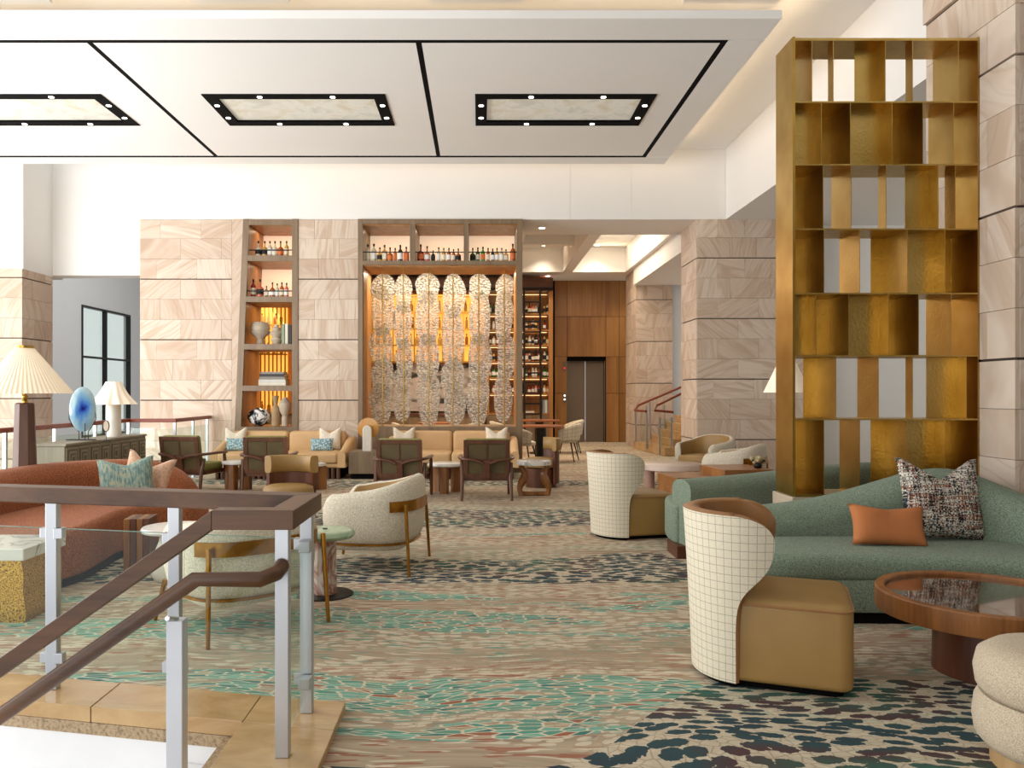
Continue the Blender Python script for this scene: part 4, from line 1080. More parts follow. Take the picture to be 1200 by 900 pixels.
# bar shelves: small bottles
rb = random.Random(5)
ords = ['top', 'second', 'third', 'fourth', 'fifth', 'sixth']
for i, z in enumerate(SHZ[:6]):
    lb = 'on the %s shelf of the bar unit' % ords[i]
    xs_ = [574, 578.5, 583, 587.5, 602, 612.5, 617, 620.5, 624.5, 628, 631.5, 638, 642]
    for x in xs_:
        if rb.random() < 0.12: continue
        g = rb.choice(['amber', 'clear', 'gold', 'rose', 'dark', 'red', 'clear']) if i != 4 else rb.choice(['green', 'brightgreen', 'green', 'clear', 'amber'])
        if i == 0 and x < 590: g = rb.choice(['green', 'brightgreen'])
        bottle(g, rb.choice(['tall', 'round', 'square', 'slim']), rb.choice(['white', 'cream', 'black', 'white']), (gx(x, BY + 0.12), BY + 0.12, z), lb, 'bottles on the %s bar shelf' % ords[i], rb.uniform(0.22, 0.29))
for k, (x, cv) in enumerate(((637, 5), (639.5, 4), (642.3, 3))):
    book(['blue grey', 'pale', 'grey'][k] + ' tall book standing on the lowest bar shelf', 0.06, 0.25, 0.36, (gx(x, BY + 0.15), BY + 0.15, SHZ[6]), cv, up=True, group='books on the lowest bar shelf')
book('white flat book lying on the lowest bar shelf', 0.28, 0.22, 0.05, (gx(620, BY + 0.15), BY + 0.15, SHZ[6]), 1)
for zc_, (x0, x1), lb, gr in ((CAGE1, (440, 566), 'in the %s row of the gold cage', 'bottles in the gold cage'), (CAGE2, (298, 333), 'in the %s row behind the niche', 'bottles in the far gold cage')):
    for ri, z in enumerate(zc_[::-1]):
        x = x0 + 2
        while x < x1:
            bottle(rb.choice(['gold', 'amber', 'clear', 'gold']), rb.choice(['tall', 'square', 'slim']), 'white', (gx(x, BY + 0.14), BY + 0.14, z), lb % ORD[ri], gr, 0.28, parts=False)
            x += rb.uniform(6, 9)
# hanging cast-glass totems
rg = random.Random(21)
TY = YW + 0.42
tot = [(448.6, 14, 'first'), (473, 10.5, 'second'), (502.7, 14.5, 'third'), (531, 13.5, 'fourth'), (561, 13.5, 'fifth'), (591, 10.5, 'sixth')]
ztopg, zbotg = gz(312, TY), gz(499, TY)
spans = [[(322, 352), (334, 392), (384, 428), (420, 462), (450, 495)], [(323, 366), (352, 408), (398, 440), (430, 458), (452, 493)], [(321, 356), (340, 402), (392, 446), (436, 497)],
         [(322, 372), (360, 430), (420, 462), (446, 497)], [(322, 352), (342, 402), (392, 450), (440, 497)], [(322, 352), (340, 400), (390, 446), (436, 494)]]
for (x, hw, o_), sp in zip(tot, spans):
    t = thing('glass_totem', '%s from the left of the hanging rippled glass totems' % o_, 'glass sculpture', (gx(x, TY), TY, zbotg), group='hanging rippled glass totems')
    MB().tube([(0, -0.045, 0), (0, -0.045, ztopg - zbotg)], 0.011, 8).build('rod', 'brassedge', t)
    for q, (ya, yb) in enumerate(sp):
        za, zb_ = gz(yb, TY) - zbotg, gz(ya, TY) - zbotg
        w_ = hw * TY / F
        n = 30; pts = []
        p1, p2 = rg.uniform(0, 6), rg.uniform(0, 6)
        off = rg.uniform(-0.12, 0.12) * w_ * 1.5
        for k in range(n):
            a = 2 * PI * k / n
            ca, sa = math.cos(a), math.sin(a)
            rr = 1 + 0.05 * math.sin(2 * a + p1) + 0.08 * math.sin(3 * a + p2) + 0.03 * math.sin(5 * a)
            px = math.copysign(abs(ca) ** 0.88, ca) * w_ * 0.98 * rr * rg.uniform(0.97, 1.03) + off
            pz = math.copysign(abs(sa) ** 0.9, sa) * (zb_ - za) / 2 * 1.06
            pts.append((px, (za + zb_) / 2 + pz))
        d = (q % 2) * 0.035
        MB().prism_y(pts, -0.02 + d, 0.002 + d).build('glass_leaf', 'rippleglass', t, smooth=False)
# ================================================================== BRASS SCREEN
SY0, SY1 = 6.16, 6.51
SX0, SX1 = gx(932, SY0), gx(1147, SY0)
scr = thing('brass_screen', 'tall open brass screen of fins and shelves behind the green sofa', 'screen', (SX0, SY0, 0))
def X_(x, Y=SY0): return gx(x, Y) - SX0
dp = SY1 - SY0
rowy = [46, 119.5, 193, 268.5, 344, 417, 491.5, 581]
zr = [gz(y, SY0) for y in rowy]
wS = SX1 - SX0
pbox('side_panel', -0.02, 0.0, 0, dp, zr[-1], zr[0] + 0.02, 'brassedge', scr)
pbox('side_panel', wS - 0.008, wS, 0, dp, zr[-1], zr[0] + 0.02, 'brassedge', scr)
for i, z in enumerate(zr):
    e = 0.006 if 0 < i < 7 else 0.010
    pbox('shelf', 0.0, wS - 0.008, 0.0, dp, z - e, z + e, 'brass', scr)
R = [
 [(932, 952), (971, 977), (1001, 1038), (1062, 1070), (1099, 1123.6), (1123.6, 1145)],
 [(932, 963), (963, 997), (997, 1046), (1046, 1082), (1091, 1118), (1118, 1145)],
 [(932, 965), (980, 998), (1030, 1039), (1060, 1100), (1108, 1120), (1120, 1145)],
 [(932, 966), (986, 1008), (1020, 1064), (1065, 1108), (1108, 1145)],
 [(932, 957), (958, 995), (996, 1042), (1042, 1077), (1086, 1115), (1115, 1145)],
 [(941, 980), (1010, 1030), (1062, 1070), (1085, 1133), (1133, 1145)],
 [(932, 966), (986, 1008), (1020, 1064), (1065, 1108), (1108, 1145)]]
LITE = {(0, 1001), (1, 932), (1, 997), (2, 1060), (3, 1065), (4, 932), (4, 996), (5, 1085), (6, 1065)}
for i, row in enumerate(R):
    z1, z0 = zr[i] - 0.006, zr[i + 1] + 0.006
    pb = 932
    for a, b in row:
        adj = a - pb < 2.5
        pb = b
        xb = X_(b)
        facew = (b - CX) * (1 - SY0 / SY1)
        d = dp - 0.004
        if b - a < 14: d = dp * (b - a) / facew
        if b < 1140: pbox('fin', xb - 0.004, xb, 0.002, d, z0, z1, 'brass', scr)
        if b - a > facew + 3:
            # closing sheet at the back; LITE bays set it forward to look brighter
            front = (i, a) in LITE
            ys = SY0 + dp * 0.42 if front else SY1
            xa = X_(a, ys)
            xa = max(X_(a) if adj else xa, 0.0)
            xe = xb - 0.004 if b < 1140 else wS - 0.01
            if xe > xa + 0.01: pbox('back_sheet', xa, xe, ys - SY0 - 0.006, ys - SY0 - 0.002, z0, z1, 'brass', scr)
pl = MB().box(-0.03, wS - 0.01, -0.015, dp + 0.05, 0.0, zr[-1] - 0.011).build('plinth', plain('beige_stone', '#b3a28c', 0.6), scr, bevel=0.006)

# ================================================================== CURVED SOFAS
def back_sweep(path, outs, height_fn, zb=0.36, thick=0.30, r=0.11, lean=0.05):
    """path: inner foot line of the back; outs: outward normals"""
    rows = []
    n = len(path)
    for i, (p, o) in enumerate(zip(path, outs)):
        u = i / (n - 1)
        h = height_fn(u)
        th = thick * (0.55 + 0.45 * min(1, (h - zb) / 0.3))
        rr = min(r, th * 0.48, (h - zb) * 0.45)
        prof = [(0.02, zb), (0.0, zb + 0.06)]
        prof += [(lean, h - rr - 0.02)]
        for k in range(0, 7):
            a = PI * k / 6
            prof.append((lean + th / 2 - (th / 2) * math.cos(a), h - rr + rr * math.sin(a)))
        prof += [(th + lean, h - rr - 0.03), (th * 0.98, zb + 0.05), (th * 0.95, zb)]
        rows.append([(p.x + o.x * d, p.y + o.y * d, z) for d, z in prof])
    return MB().grid(rows, closed_u=True, cap=True)

def smoothpath(pts, n=8):
    c = catmull([(x, y, 0) for x, y in pts], n)
    return [Vector((p.x, p.y)) for p in c]

# green sofa in front of the screen
gs = thing('green_sofa', 'curved sage green boucle sofa before the brass screen', 'sofa', (0, 0, 0))
path = smoothpath([(1.70, 5.62), (2.1, 5.66), (2.7, 5.68), (3.2, 5.62), (3.5, 5.48), (3.72, 5.18), (3.80, 4.80)])
nr = [-v for v in normals2(path, False)]
def hg(u):
    k = math.exp(-((u - 0.54) / 0.22) ** 2)
    return 0.61 + 0.29 * k
back_sweep(path, nr, hg, zb=0.10, thick=0.36, r=0.15, lean=0.03).build('backrest', 'green', gs, ang=60)
outline = [(1.62, 5.3), (1.72, 5.10), (2.0, 4.98), (2.6, 4.95), (3.2, 4.86), (3.6, 4.66), (3.86, 4.62), (3.92, 4.9), (3.78, 5.3), (3.5, 5.6), (3.1, 5.70), (2.6, 5.72), (2.0, 5.70), (1.68, 5.6)]
sm = [(p.x, p.y) for p in catmull([(x, y, 0) for x, y in outline], 6, True)]
slab(MB(), sm, 0.27, 0.43, 0.07, 0.05, 5).build('seat_cushion', 'green', gs, ang=60)
ins = [((x - 2.75) * 0.985 + 2.75, (y - 5.25) * 0.97 + 5.25) for x, y in sm]
slab(MB(), ins, 0.07, 0.28, 0.02, 0.02, 2).build('base', 'green', gs, ang=60)
ins2 = [((x - 2.75) * 0.94 + 2.75, (y - 5.25) * 0.88 + 5.25) for x, y in sm]
slab(MB(), ins2, 0.0, 0.07, 0.005, 0.005, 1).build('plinth', 'black', gs)
cushion('cushion', 'large multicolour tweed cushion standing on the green sofa', 0.60, 0.58, 0.18, 'tweed', (gx(1107, 5.52), 5.50, 0.425), 0.06, 0.25, 0.14, 0.03)
cushion('cushion', 'small apricot lumbar cushion leaning on the tweed cushion', 0.51, 0.28, 0.13, 'orangevelvet', (gx(1042, 5.32), 5.30, 0.425), 0.0, 0.35, 0.02, 0.05)

# second green sofa, back to the room, behind the screen
g2 = thing('green_sofa', 'second sage green sofa seen from behind, partly behind the brass screen', 'sofa', (0, 0, 0))
path = smoothpath([(1.74, 7.20), (2.0, 7.28), (2.6, 7.42), (3.3, 7.6), (3.9, 7.95), (4.2, 8.5)])
nr = normals2(path, False)
def hg2(u): return 0.685 + 0.10 * math.exp(-((u - 0.66) / 0.3) ** 2)
back_sweep(path, nr, hg2, zb=0.10, thick=0.30, r=0.09, lean=0.0).build('backrest', 'green', g2, ang=60)
outline = [(1.74, 7.12), (1.80, 7.72), (2.05, 7.9), (2.6, 8.1), (3.2, 8.5), (3.8, 8.9), (4.2, 8.6), (3.9, 7.95), (3.3, 7.62), (2.6, 7.42), (2.0, 7.2)]
sm = [(p.x, p.y) for p in catmull([(x, y, 0) for x, y in outline], 5, True)]
slab(MB(), sm[::-1], 0.10, 0.46, 0.05, 0.03, 4).build('seat', 'green', g2, ang=60)
ins2 = [((x - 2.75) * 0.96 + 2.75, (y - 7.8) * 0.93 + 7.8) for x, y in sm]
slab(MB(), ins2[::-1], 0.0, 0.10, 0.004, 0.004, 1).build('plinth', 'pedwood', g2)
MB().prism([(1.72, 6.93), (2.4, 7.05), (2.4, 7.4), (1.72, 7.3)], 0.0, 0.11).build('plinth', 'pedwood', g2)

# rust sofa on the left
rsf = thing('rust_sofa', 'curved rust boucle sofa behind the stair guard rail', 'sofa', (0, 0, 0))
path = smoothpath([(-3.75, 5.65), (-3.98, 6.2), (-4.0, 6.9), (-3.9, 7.5), (-3.65, 7.93), (-3.33, 8.1), (-3.08, 8.02)])
nr = [-v for v in normals2(path, False)]
def hr(u): return 0.72 + 0.06 * math.sin(u * PI) - 0.30 * max(0, (u - 0.80) / 0.2) ** 1.6 - 0.08 * max(0, (0.2 - u) / 0.2)
back_sweep(path, nr, hr, zb=0.10, thick=0.36, r=0.14, lean=0.03).build('backrest', 'rust', rsf, ang=60)
outline = [(-3.24, 5.60), (-3.12, 5.80), (-3.04, 6.1), (-3.08, 6.55), (-3.12, 6.95), (-3.02, 7.25), (-2.87, 7.4), (-2.70, 7.48), (-2.66, 7.8), (-2.8, 8.08), (-3.15, 8.2), (-3.55, 8.05), (-3.9, 7.6), (-4.05, 6.9), (-4.02, 6.2), (-3.8, 5.62), (-3.5, 5.5)]
sm = [(p.x, p.y) for p in catmull([(x, y, 0) for x, y in outline], 5, True)]
slab(MB(), sm, 0.06, 0.43, 0.07, 0.03, 5).build('seat', 'rust', rsf, ang=60)
ins2 = [((x + 3.35) * 0.95 - 3.35, (y - 6.8) * 0.98 + 6.8) for x, y in sm]
slab(MB(), ins2, 0.0, 0.06, 0.004, 0.004, 1).build('plinth', 'black', rsf)
cushion('cushion', 'teal flecked cushion leaning on the rust sofa', 0.50, 0.42, 0.16, 'tealcloth', (gx(152, 7.55), 7.50, 0.425), 0.35, 0.25, 0.06, -0.06)
cushion('cushion', 'shell pink cushion behind the teal one on the rust sofa', 0.46, 0.44, 0.14, 'pinkcloth', (gx(167, 7.80), 7.75, 0.425), 0.2, 0.2, 0.12, 0.25)

# ================================================================== BARREL CHAIRS
def barrel(label, loc, rz):
    t = thing('barrel_chair', label, 'armchair', loc, rz, group='barrel chairs with checked backs')
    za, zb_ = 0.03, 0.85
    nz, nt = 36, 40
    def tmax(z):
        k = (z - za) / (zb_ - za)
        # slim below the seat, wing above it, rounded off at the top
        wing = 36 / (1 + math.exp(-(k - 0.60) / 0.055))
        q = min(1, max(0, (k - 0.83) / 0.17))
        top = 40 * (1 - math.sqrt(1 - q * q))
        return math.radians(84 + wing - top)
    def pt(z, tt, inset):
        k = (z - za) / (zb_ - za)
        a = 0.27 + 0.03 * k + 0.015 * k * k - inset
        b = 0.32 + 0.03 * k - inset
        return (-a * math.cos(tt), b * math.sin(tt), z)
    def zrow(j, n): return za + (zb_ - za) * (1 - (1 - j / n) ** 2.0)
    me = bpy.data.meshes.new('back_shell'); bm = bmesh.new(); uv = bm.loops.layers.uv.new('UVMap')
    rows = []; info = {}
    for j in range(nz + 1):
        z = zrow(j, nz); tm = tmax(z); r_ = []
        for i in range(nt + 1):
            tt = -tm + 2 * tm * i / nt
            zz = z
            v = bm.verts.new(pt(zz, tt, 0.0)); r_.append(v); info[v] = (tt * 0.31 / 0.040, z / 0.040)
        rows.append(r_)
    for j in range(nz):
        for i in range(nt):
            f = bm.faces.new((rows[j][i], rows[j][i + 1], rows[j + 1][i + 1], rows[j + 1][i])); f.smooth = True
            for l in f.loops: l[uv].uv = info[l.vert]
    bmesh.ops.recalc_face_normals(bm, faces=bm.faces)
    bm.to_mesh(me); bm.free()
    link('back_shell', me, 'check', t)
    # leather lining with a thick rolled edge
    m = MB()
    loop_rows = []
    for j in range(nz + 1):
        z = zrow(j, nz); tm = tmax(z)
        ti = 0.035 + 0.05 * min(1, max(0, (z - 0.35) / 0.3))
        outer = [pt(z, -tm + 2 * tm * i / nt, 0.002) for i in range(nt + 1)]
        inner = [pt(z, tm - 2 * tm * i / nt, ti) for i in range(nt + 1)]
        # round the wing edges
        e1 = pt(z, tm + 0.05, ti * 0.5); e0 = pt(z, -tm - 0.05, ti * 0.5)
        loop_rows.append(outer + [e1] + inner + [e0])
    # rolled top
    last = loop_rows[-1]
    n = len(last)
    cap = []
    for i in range(n):
        cap.append(last[i])
    mid = []
    k = nt + 1
    for i in range(k):
        o = last[i]; q = last[2 * k - i] if i > 0 else last[2 * k]
    top = []
    for i in range(n):
        if i <= nt: o = Vector(last[i]); q = Vector(last[k + 1 + (nt - i)])
        elif i == nt + 1: o = q = Vector(last[i])
        elif i <= 2 * k: q = Vector(last[i]); o = Vector(last[nt - (i - k - 1)])
        else: o = q = Vector(last[i])
        pos = Vector(last[i]); c = (o + q) / 2
        p = pos * 0.35 + c * 0.65
        top.append((p.x, p.y, zb_ + 0.009))
    loop_rows.append(top)
    m.grid(loop_rows, closed_u=True, cap=True)
    m.build('leather_lining', 'camel', t, ang=70)
    # seat block with piping
    ol = rrect(0.58, 0.60, 0.07, 5, 0.21, 0.0)
    slab(MB(), ol, 0.035, 0.445, 0.045, 0.03, 4, dome=0.012).build('seat', 'tan', t, ang=60)
    seat_o = t.children[-1] if False else [o for o in t.children if o.name.startswith('seat')][0]
    pip = [(x * 0.994 + 0.0012, y * 0.994, 0.413 + 0.003) for x, y in rrect(0.582, 0.602, 0.07, 5, 0.21, 0.0)]
    MB().tube(pip, 0.006, 6, closed=True).build('piping', 'camel', seat_o)
    MB().prism(rrect(0.52, 0.5, 0.06, 4, 0.2, 0), 0.0, 0.036).build('plinth', 'black', t)
    MB().prism([(-0.23 * math.cos(a), 0.28 * math.sin(a)) for a in [(-1.45 + 2.9 * i / 16) for i in range(17)]], 0.0, 0.034).build('plinth', 'black', t)
    return t
barrel('near barrel chair with checked cream back and camel leather seat', (1.39, 4.17, 0), math.radians(-21))
barrel('farther barrel chair with checked back beside the second green sofa', (1.41, 8.10, 0), math.radians(14))

# ================================================================== BOUCLE TUB CHAIRS
def superpt(t, a, b, n=2.7):
    c, s_ = math.cos(t), math.sin(t)
    return Vector((-a * math.copysign(abs(c) ** (2 / n), c), b * math.copysign(abs(s_) ** (2 / n), s_)))
def tub(label, loc, rz, lining='tan', flare=1.0):
    t = thing('tub_chair', label, 'armchair', loc, rz, group='cream boucle tub chairs')
    n = 56; tm = math.radians(132)
    rows = []; lin_rows = []
    ts = [-tm + 2 * tm * i / n for i in range(n + 1)]
    P = [superpt(q, 0.42, 0.425) for q in ts]
    N = [-v for v in normals2(P, False)]
    if N[n // 2].x > 0: N = [-v for v in N]
    for i, q in enumerate(ts):
        k = max(0, math.cos(q * 0.62))            # 1 at the back
        zt = 0.635 + 0.13 * (max(0, math.cos(min(abs(q), PI / 1.6) * 0.8)) ** 1.3)
        if abs(q) > tm * 0.9: zt -= 0.06 * ((abs(q) - tm * 0.9) / (tm * 0.1)) ** 2
        prof = [(-0.30, 0.175), (-0.16, 0.185), (-0.06, 0.225), (-0.015, 0.29), (0.005, 0.38), (0.012, zt - 0.14), (0.008, zt - 0.05), (-0.012, zt - 0.012), (-0.045, zt), (-0.075, zt - 0.012), (-0.09, zt - 0.05), (-0.088, 0.38), (-0.30, 0.36)]
        rows.append([(P[i].x + N[i].x * d, P[i].y + N[i].y * d, z) for d, z in prof])
        lp = [(-0.080, zt - 0.012), (-0.096, zt - 0.05), (-0.097, 0.36)]
        lin_rows.append([(P[i].x + N[i].x * d, P[i].y + N[i].y * d, z) for d, z in lp])
    MB().grid(rows, closed_u=True, cap=True).build('outer_shell', 'cream', t, ang=70)
    MB().grid(lin_rows).build('inner_lining', lining, t, ang=70)
    slab(MB(), rrect(0.68, 0.64, 0.16, 6, 0.03, 0), 0.18, 0.44, 0.05, 0.05, 4, dome=0.015).build('seat_cushion', lining, t, ang=60)
    slab(MB(), rrect(0.74, 0.70, 0.18, 6, 0.04, 0), 0.175, 0.30, 0.04, 0.05, 4).build('seat_base', 'cream', t, ang=60)
    # brass band round the back
    bt = [math.radians(-62 + 124 * i / 24) for i in range(25)]
    bp = [superpt(q, 0.42, 0.425) for q in bt]
    bn = [-v for v in normals2(bp, False)]
    if bn[12].x > 0: bn = [-v for v in bn]
    rows = []
    for p, o in zip(bp, bn):
        rows.append([(p.x + o.x * d, p.y + o.y * d, z) for d, z in ((0.014, 0.50), (0.024, 0.50), (0.024, 0.585), (0.014, 0.585))])
    MB().grid(rows, closed_u=True, cap=True).build('brass_band', 'brasslegs', t, ang=30)
    # hoop under the body and four raked legs
    hoop = [superpt(2 * PI * i / 40, 0.385, 0.39) for i in range(40)]
    MB().tube([(p.x, p.y, 0.235) for p in hoop], 0.010, 6, closed=True).build('brass_hoop', 'brasslegs', t)
    for sy in (-1, 1):
        MB().tube([(-0.405, sy * 0.395, 0.0), (-0.372, sy * 0.375, 0.56)], [0.012, 0.016], 8).build('leg', 'brasslegs', t)
        MB().tube([(0.385, sy * 0.39, 0.0), (0.335, sy * 0.345, 0.26)], [0.012, 0.016], 8).build('leg', 'brasslegs', t)
    return t
tub('cream boucle tub chair with brass legs right behind the stair guard', (-1.52, 5.06, 0), math.radians(133))
tub('cream boucle tub chair with brass band right of the green stone table', (-0.90, 6.72, 0), math.radians(172))
tub('white tub chair with tan lining open toward the left, by the right pillar', (gx(826, 12.9), 12.9, 0), math.radians(215))
tub('white tub chair with brass band, in front of the tan lined one by the pillar', (gx(858, 10.9), 10.9, 0), math.radians(148))

# ================================================================== ROUND COFFEE TABLE AND OTTOMAN
ct = thing('coffee_table', 'low round teak coffee table with recessed dark glass top', 'table', (2.625, 4.14, 0))
rT = 0.514
MB().lathe([(rT - 0.03, 0.295), (rT - 0.004, 0.30), (rT, 0.31), (rT, 0.405), (rT - 0.005, 0.412), (rT - 0.045, 0.412), (rT - 0.05, 0.405), (rT - 0.05, 0.385)], 64).build('rim', 'teakz', ct)
MB().lathe([(rT - 0.05, 0.30), (rT - 0.05, 0.386)], 64).build('top_board', 'teak', ct)
t = NT('dark_table_glass'); t.col(lin('#4a2d17')); t.set(Roughness=0.06, Coat_Weight=1.0, Coat_Roughness=0.03); t.b.inputs['Specular IOR Level'].default_value = 0.9; M['tableglass'] = t.m
MB().lathe([(rT - 0.055, 0.387), (rT - 0.055, 0.392)], 64).build('glass_inset', 'tableglass', ct)
MB().lathe([(0.242, 0.0), (0.235, 0.30)], 48).build('pedestal', 'pedwood', ct)
ot = thing('ottoman', 'round oatmeal ottoman on a wooden base at the right picture edge', 'ottoman', (2.26, 3.05, 0))
r_ = 0.31
MB().lathe([(r_ * 0.5, 0.27), (r_ - 0.02, 0.275), (r_, 0.30), (r_ + 0.008, 0.36), (r_ - 0.005, 0.42), (r_ - 0.05, 0.452), (r_ - 0.12, 0.462), (0.0, 0.466)], 40).build('upper_cushion', 'tweedplain', ot, ang=60)
MB().lathe([(r_ - 0.06, 0.072), (r_ - 0.02, 0.08), (r_ + 0.004, 0.11), (r_ + 0.012, 0.17), (r_ + 0.004, 0.24), (r_ - 0.012, 0.272), (r_ * 0.5, 0.274)], 40).build('lower_cushion', 'tweedplain', ot, ang=60)
MB().lathe([(r_ - 0.05, 0.0), (r_ - 0.05, 0.074)], 40).build('base', wood('pale_oak_base', '#9a7a52', '#b8966a', 'z', 9), ot)

# ================================================================== SMALL TABLES
gt = thing('side_table', 'round sage onyx side table on a rose marble column', 'table', (gx(381, fl(696.5)), fl(696.5), 0))
MB().lathe([(0.20, 0.0), (0.20, 0.008), (0.19, 0.012)], 40).build('base_plate', 'blackmetal', gt)
MB().lathe([(0.085, 0.012), (0.08, 0.42)], 12).build('column', 'rosemarble', gt, ang=20)
MB().lathe([(0.14, 0.405), (0.195, 0.412), (0.215, 0.435), (0.205, 0.46), (0.17, 0.468), (0.0, 0.47)], 40).build('top', 'onyx', gt, ang=60)
MB().lathe([(0.018, 0.4705), (0.018, 0.476)], 16).build('cap_disc', 'blackmetal', gt)

gd = thing('side_table', 'gold leaf block table with marble top at the left edge', 'table', (-3.25, 5.22, 0))
mrow = []
def wavy(z): return 0.015 * math.sin(z * 14) + 0.012 * math.sin(z * 23 + 1)
rows = []
for k in range(9):
    z = 0.40 * k / 8
    o = wavy(z)
    rows.append([(-0.38, -0.20, z), (0.375 + o, -0.20 - o * 0.3, z), (0.365 + o, 0.19, z), (-0.38, 0.19, z)])
MB().grid(rows, closed_u=True, cap=True).build('body', 'goldleaf', gd, ang=40)
pbox('marble_top', -0.42, 0.41, -0.26, 0.25, 0.40, 0.475, 'marble', gd, bevel=0.006)

wt = thing('side_table', 'striped acacia block side table before the rust sofa', 'table', (gx(165, 6.55), 6.55, 0), 0.15)
for k in range(4): pbox('plank', -0.10 + k * 0.05, -0.052 + k * 0.05, -0.13, 0.13, 0.0, 0.43, ['acacia', 'pedwood'][k % 2], wt, bevel=0.004)
wm = thing('side_table', 'white glazed mushroom table beside the acacia block', 'table', (gx(207, 6.2), 6.2, 0))
MB().lathe([(0.16, 0.0), (0.19, 0.05), (0.185, 0.16), (0.13, 0.30), (0.12, 0.36)], 32).build('stem', 'whiteglaze', wm, ang=60)
MB().lathe([(0.18, 0.36), (0.255, 0.375), (0.262, 0.392), (0.25, 0.41), (0.0, 0.413)], 40).build('top', 'plateauwhite', wm, ang=50)

def slab_table(label, x, Y, r, h, n, leg='acacia', top='plateauwhite'):
    t = thing('side_table', label, 'table', (gx(x, Y), Y, 0))
    MB().lathe([(r - 0.02, h - 0.05), (r, h - 0.04), (r, h - 0.01), (r - 0.01, h), (0, h)], 36).build('top', top, t, ang=50)
    for k in range(n):
        a = 2 * PI * k / n + 0.4
        MB().prism(rrect(0.17, 0.11, 0.02, 3), 0.0, h - 0.05).build('leg', leg, t, loc=(math.cos(a) * r * 0.62, math.sin(a) * r * 0.62, 0), rz=a)
    return t
slab_table('small marble table with acacia legs between the two left lounge chairs', 277, 11.9, 0.21, 0.43, 3)
slab_table('small marble table with acacia legs between the two right lounge chairs', 523, 11.6, 0.27, 0.43, 3)
slab_table('small marble table with acacia legs behind the tan wraparound chair', 366, 11.9, 0.20, 0.40, 3)
wv = thing('side_table', 'marble table on wavy acacia legs beside the bar passage', 'table', (gx(626, 11.2), 11.2, 0))
MB().lathe([(0.22, 0.43), (0.245, 0.44), (0.245, 0.49), (0.235, 0.50), (0, 0.50)], 36).build('top', 'marble', wv, ang=50)
for s in (-1, 1):
    pth = [(s * (0.17 + 0.035 * math.sin(z * 16)), 0, z) for z in [0.43 * k / 10 for k in range(11)]]
    MB().tube(pth, [0.05 - 0.012 * math.sin(k * 0.9) for k in range(11)], 8).build('leg', 'acacia', wv)
MB().tube([(-0.17, 0, 0.03), (0.17, 0, 0.03)], 0.03, 8).build('stretcher', 'acacia', wv)

pt_ = thing('round_table', 'low round cream table on thick pink stone legs', 'table', (gx(786, 11.9), 11.9, 0))
MB().lathe([(0.44, 0.30), (0.455, 0.31), (0.455, 0.385), (0.445, 0.395), (0, 0.395)], 48).build('top', plain('blush_stone', '#cfb9aa', 0.4), pt_, ang=50)
for k in range(4):
    a = PI / 4 + k * PI / 2 + 0.3
    MB().lathe([(0.075, 0), (0.075, 0.30)], 20).build('leg', plain('pink_stone', '#b58f80', 0.5), pt_, loc=(0.32 * math.cos(a), 0.32 * math.sin(a), 0))
for lb, x, Y, w_, d_, h_ in (('lower square teak block table behind the second green sofa', 806, 9.97, 0.55, 0.68, 0.42), ('taller teak block table with flowers behind the second green sofa', 862, 9.95, 0.62, 0.75, 0.52)):
    t = thing('block_table', lb, 'table', (gx(x, Y), Y, 0), 0.12)
    for k in range(3):
        pbox('plank', -w_ / 2 + k * w_ / 3 + 0.001, -w_ / 2 + (k + 1) * w_ / 3 - 0.001, -d_ / 2, d_ / 2, 0, h_, 'teak', t, bevel=0.006)
t = thing('flower_bouquet', 'cream dried flowers in a dark pot on the teak block table', 'flowers', (gx(888, 9.8), 9.8, 0.521))
MB().lathe([(0.04, 0), (0.055, 0.03), (0.045, 0.06)], 14).build('pot', 'blackmetal', t)
rf = random.Random(3)
for k in range(16):
    a, rr, z = rf.uniform(0, 6.28), rf.uniform(0, 0.10), 0.07 + rf.uniform(0, 0.06)
    MB().lathe([(0.0, -0.025), (0.022, -0.01), (0.027, 0.006), (0.016, 0.022), (0.0, 0.028)], 8).build('flower', 'hedge', t, loc=(rr * math.cos(a), rr * math.sin(a) * 0.7, z))
for k in range(4):
    a = rf.uniform(0, 6.28)
    MB().tube([(0, 0, 0.03), (0.09 * math.cos(a), 0.06 * math.sin(a), 0.10)], [0.004, 0.012], 5).build('leaf', 'blackmetal', t)
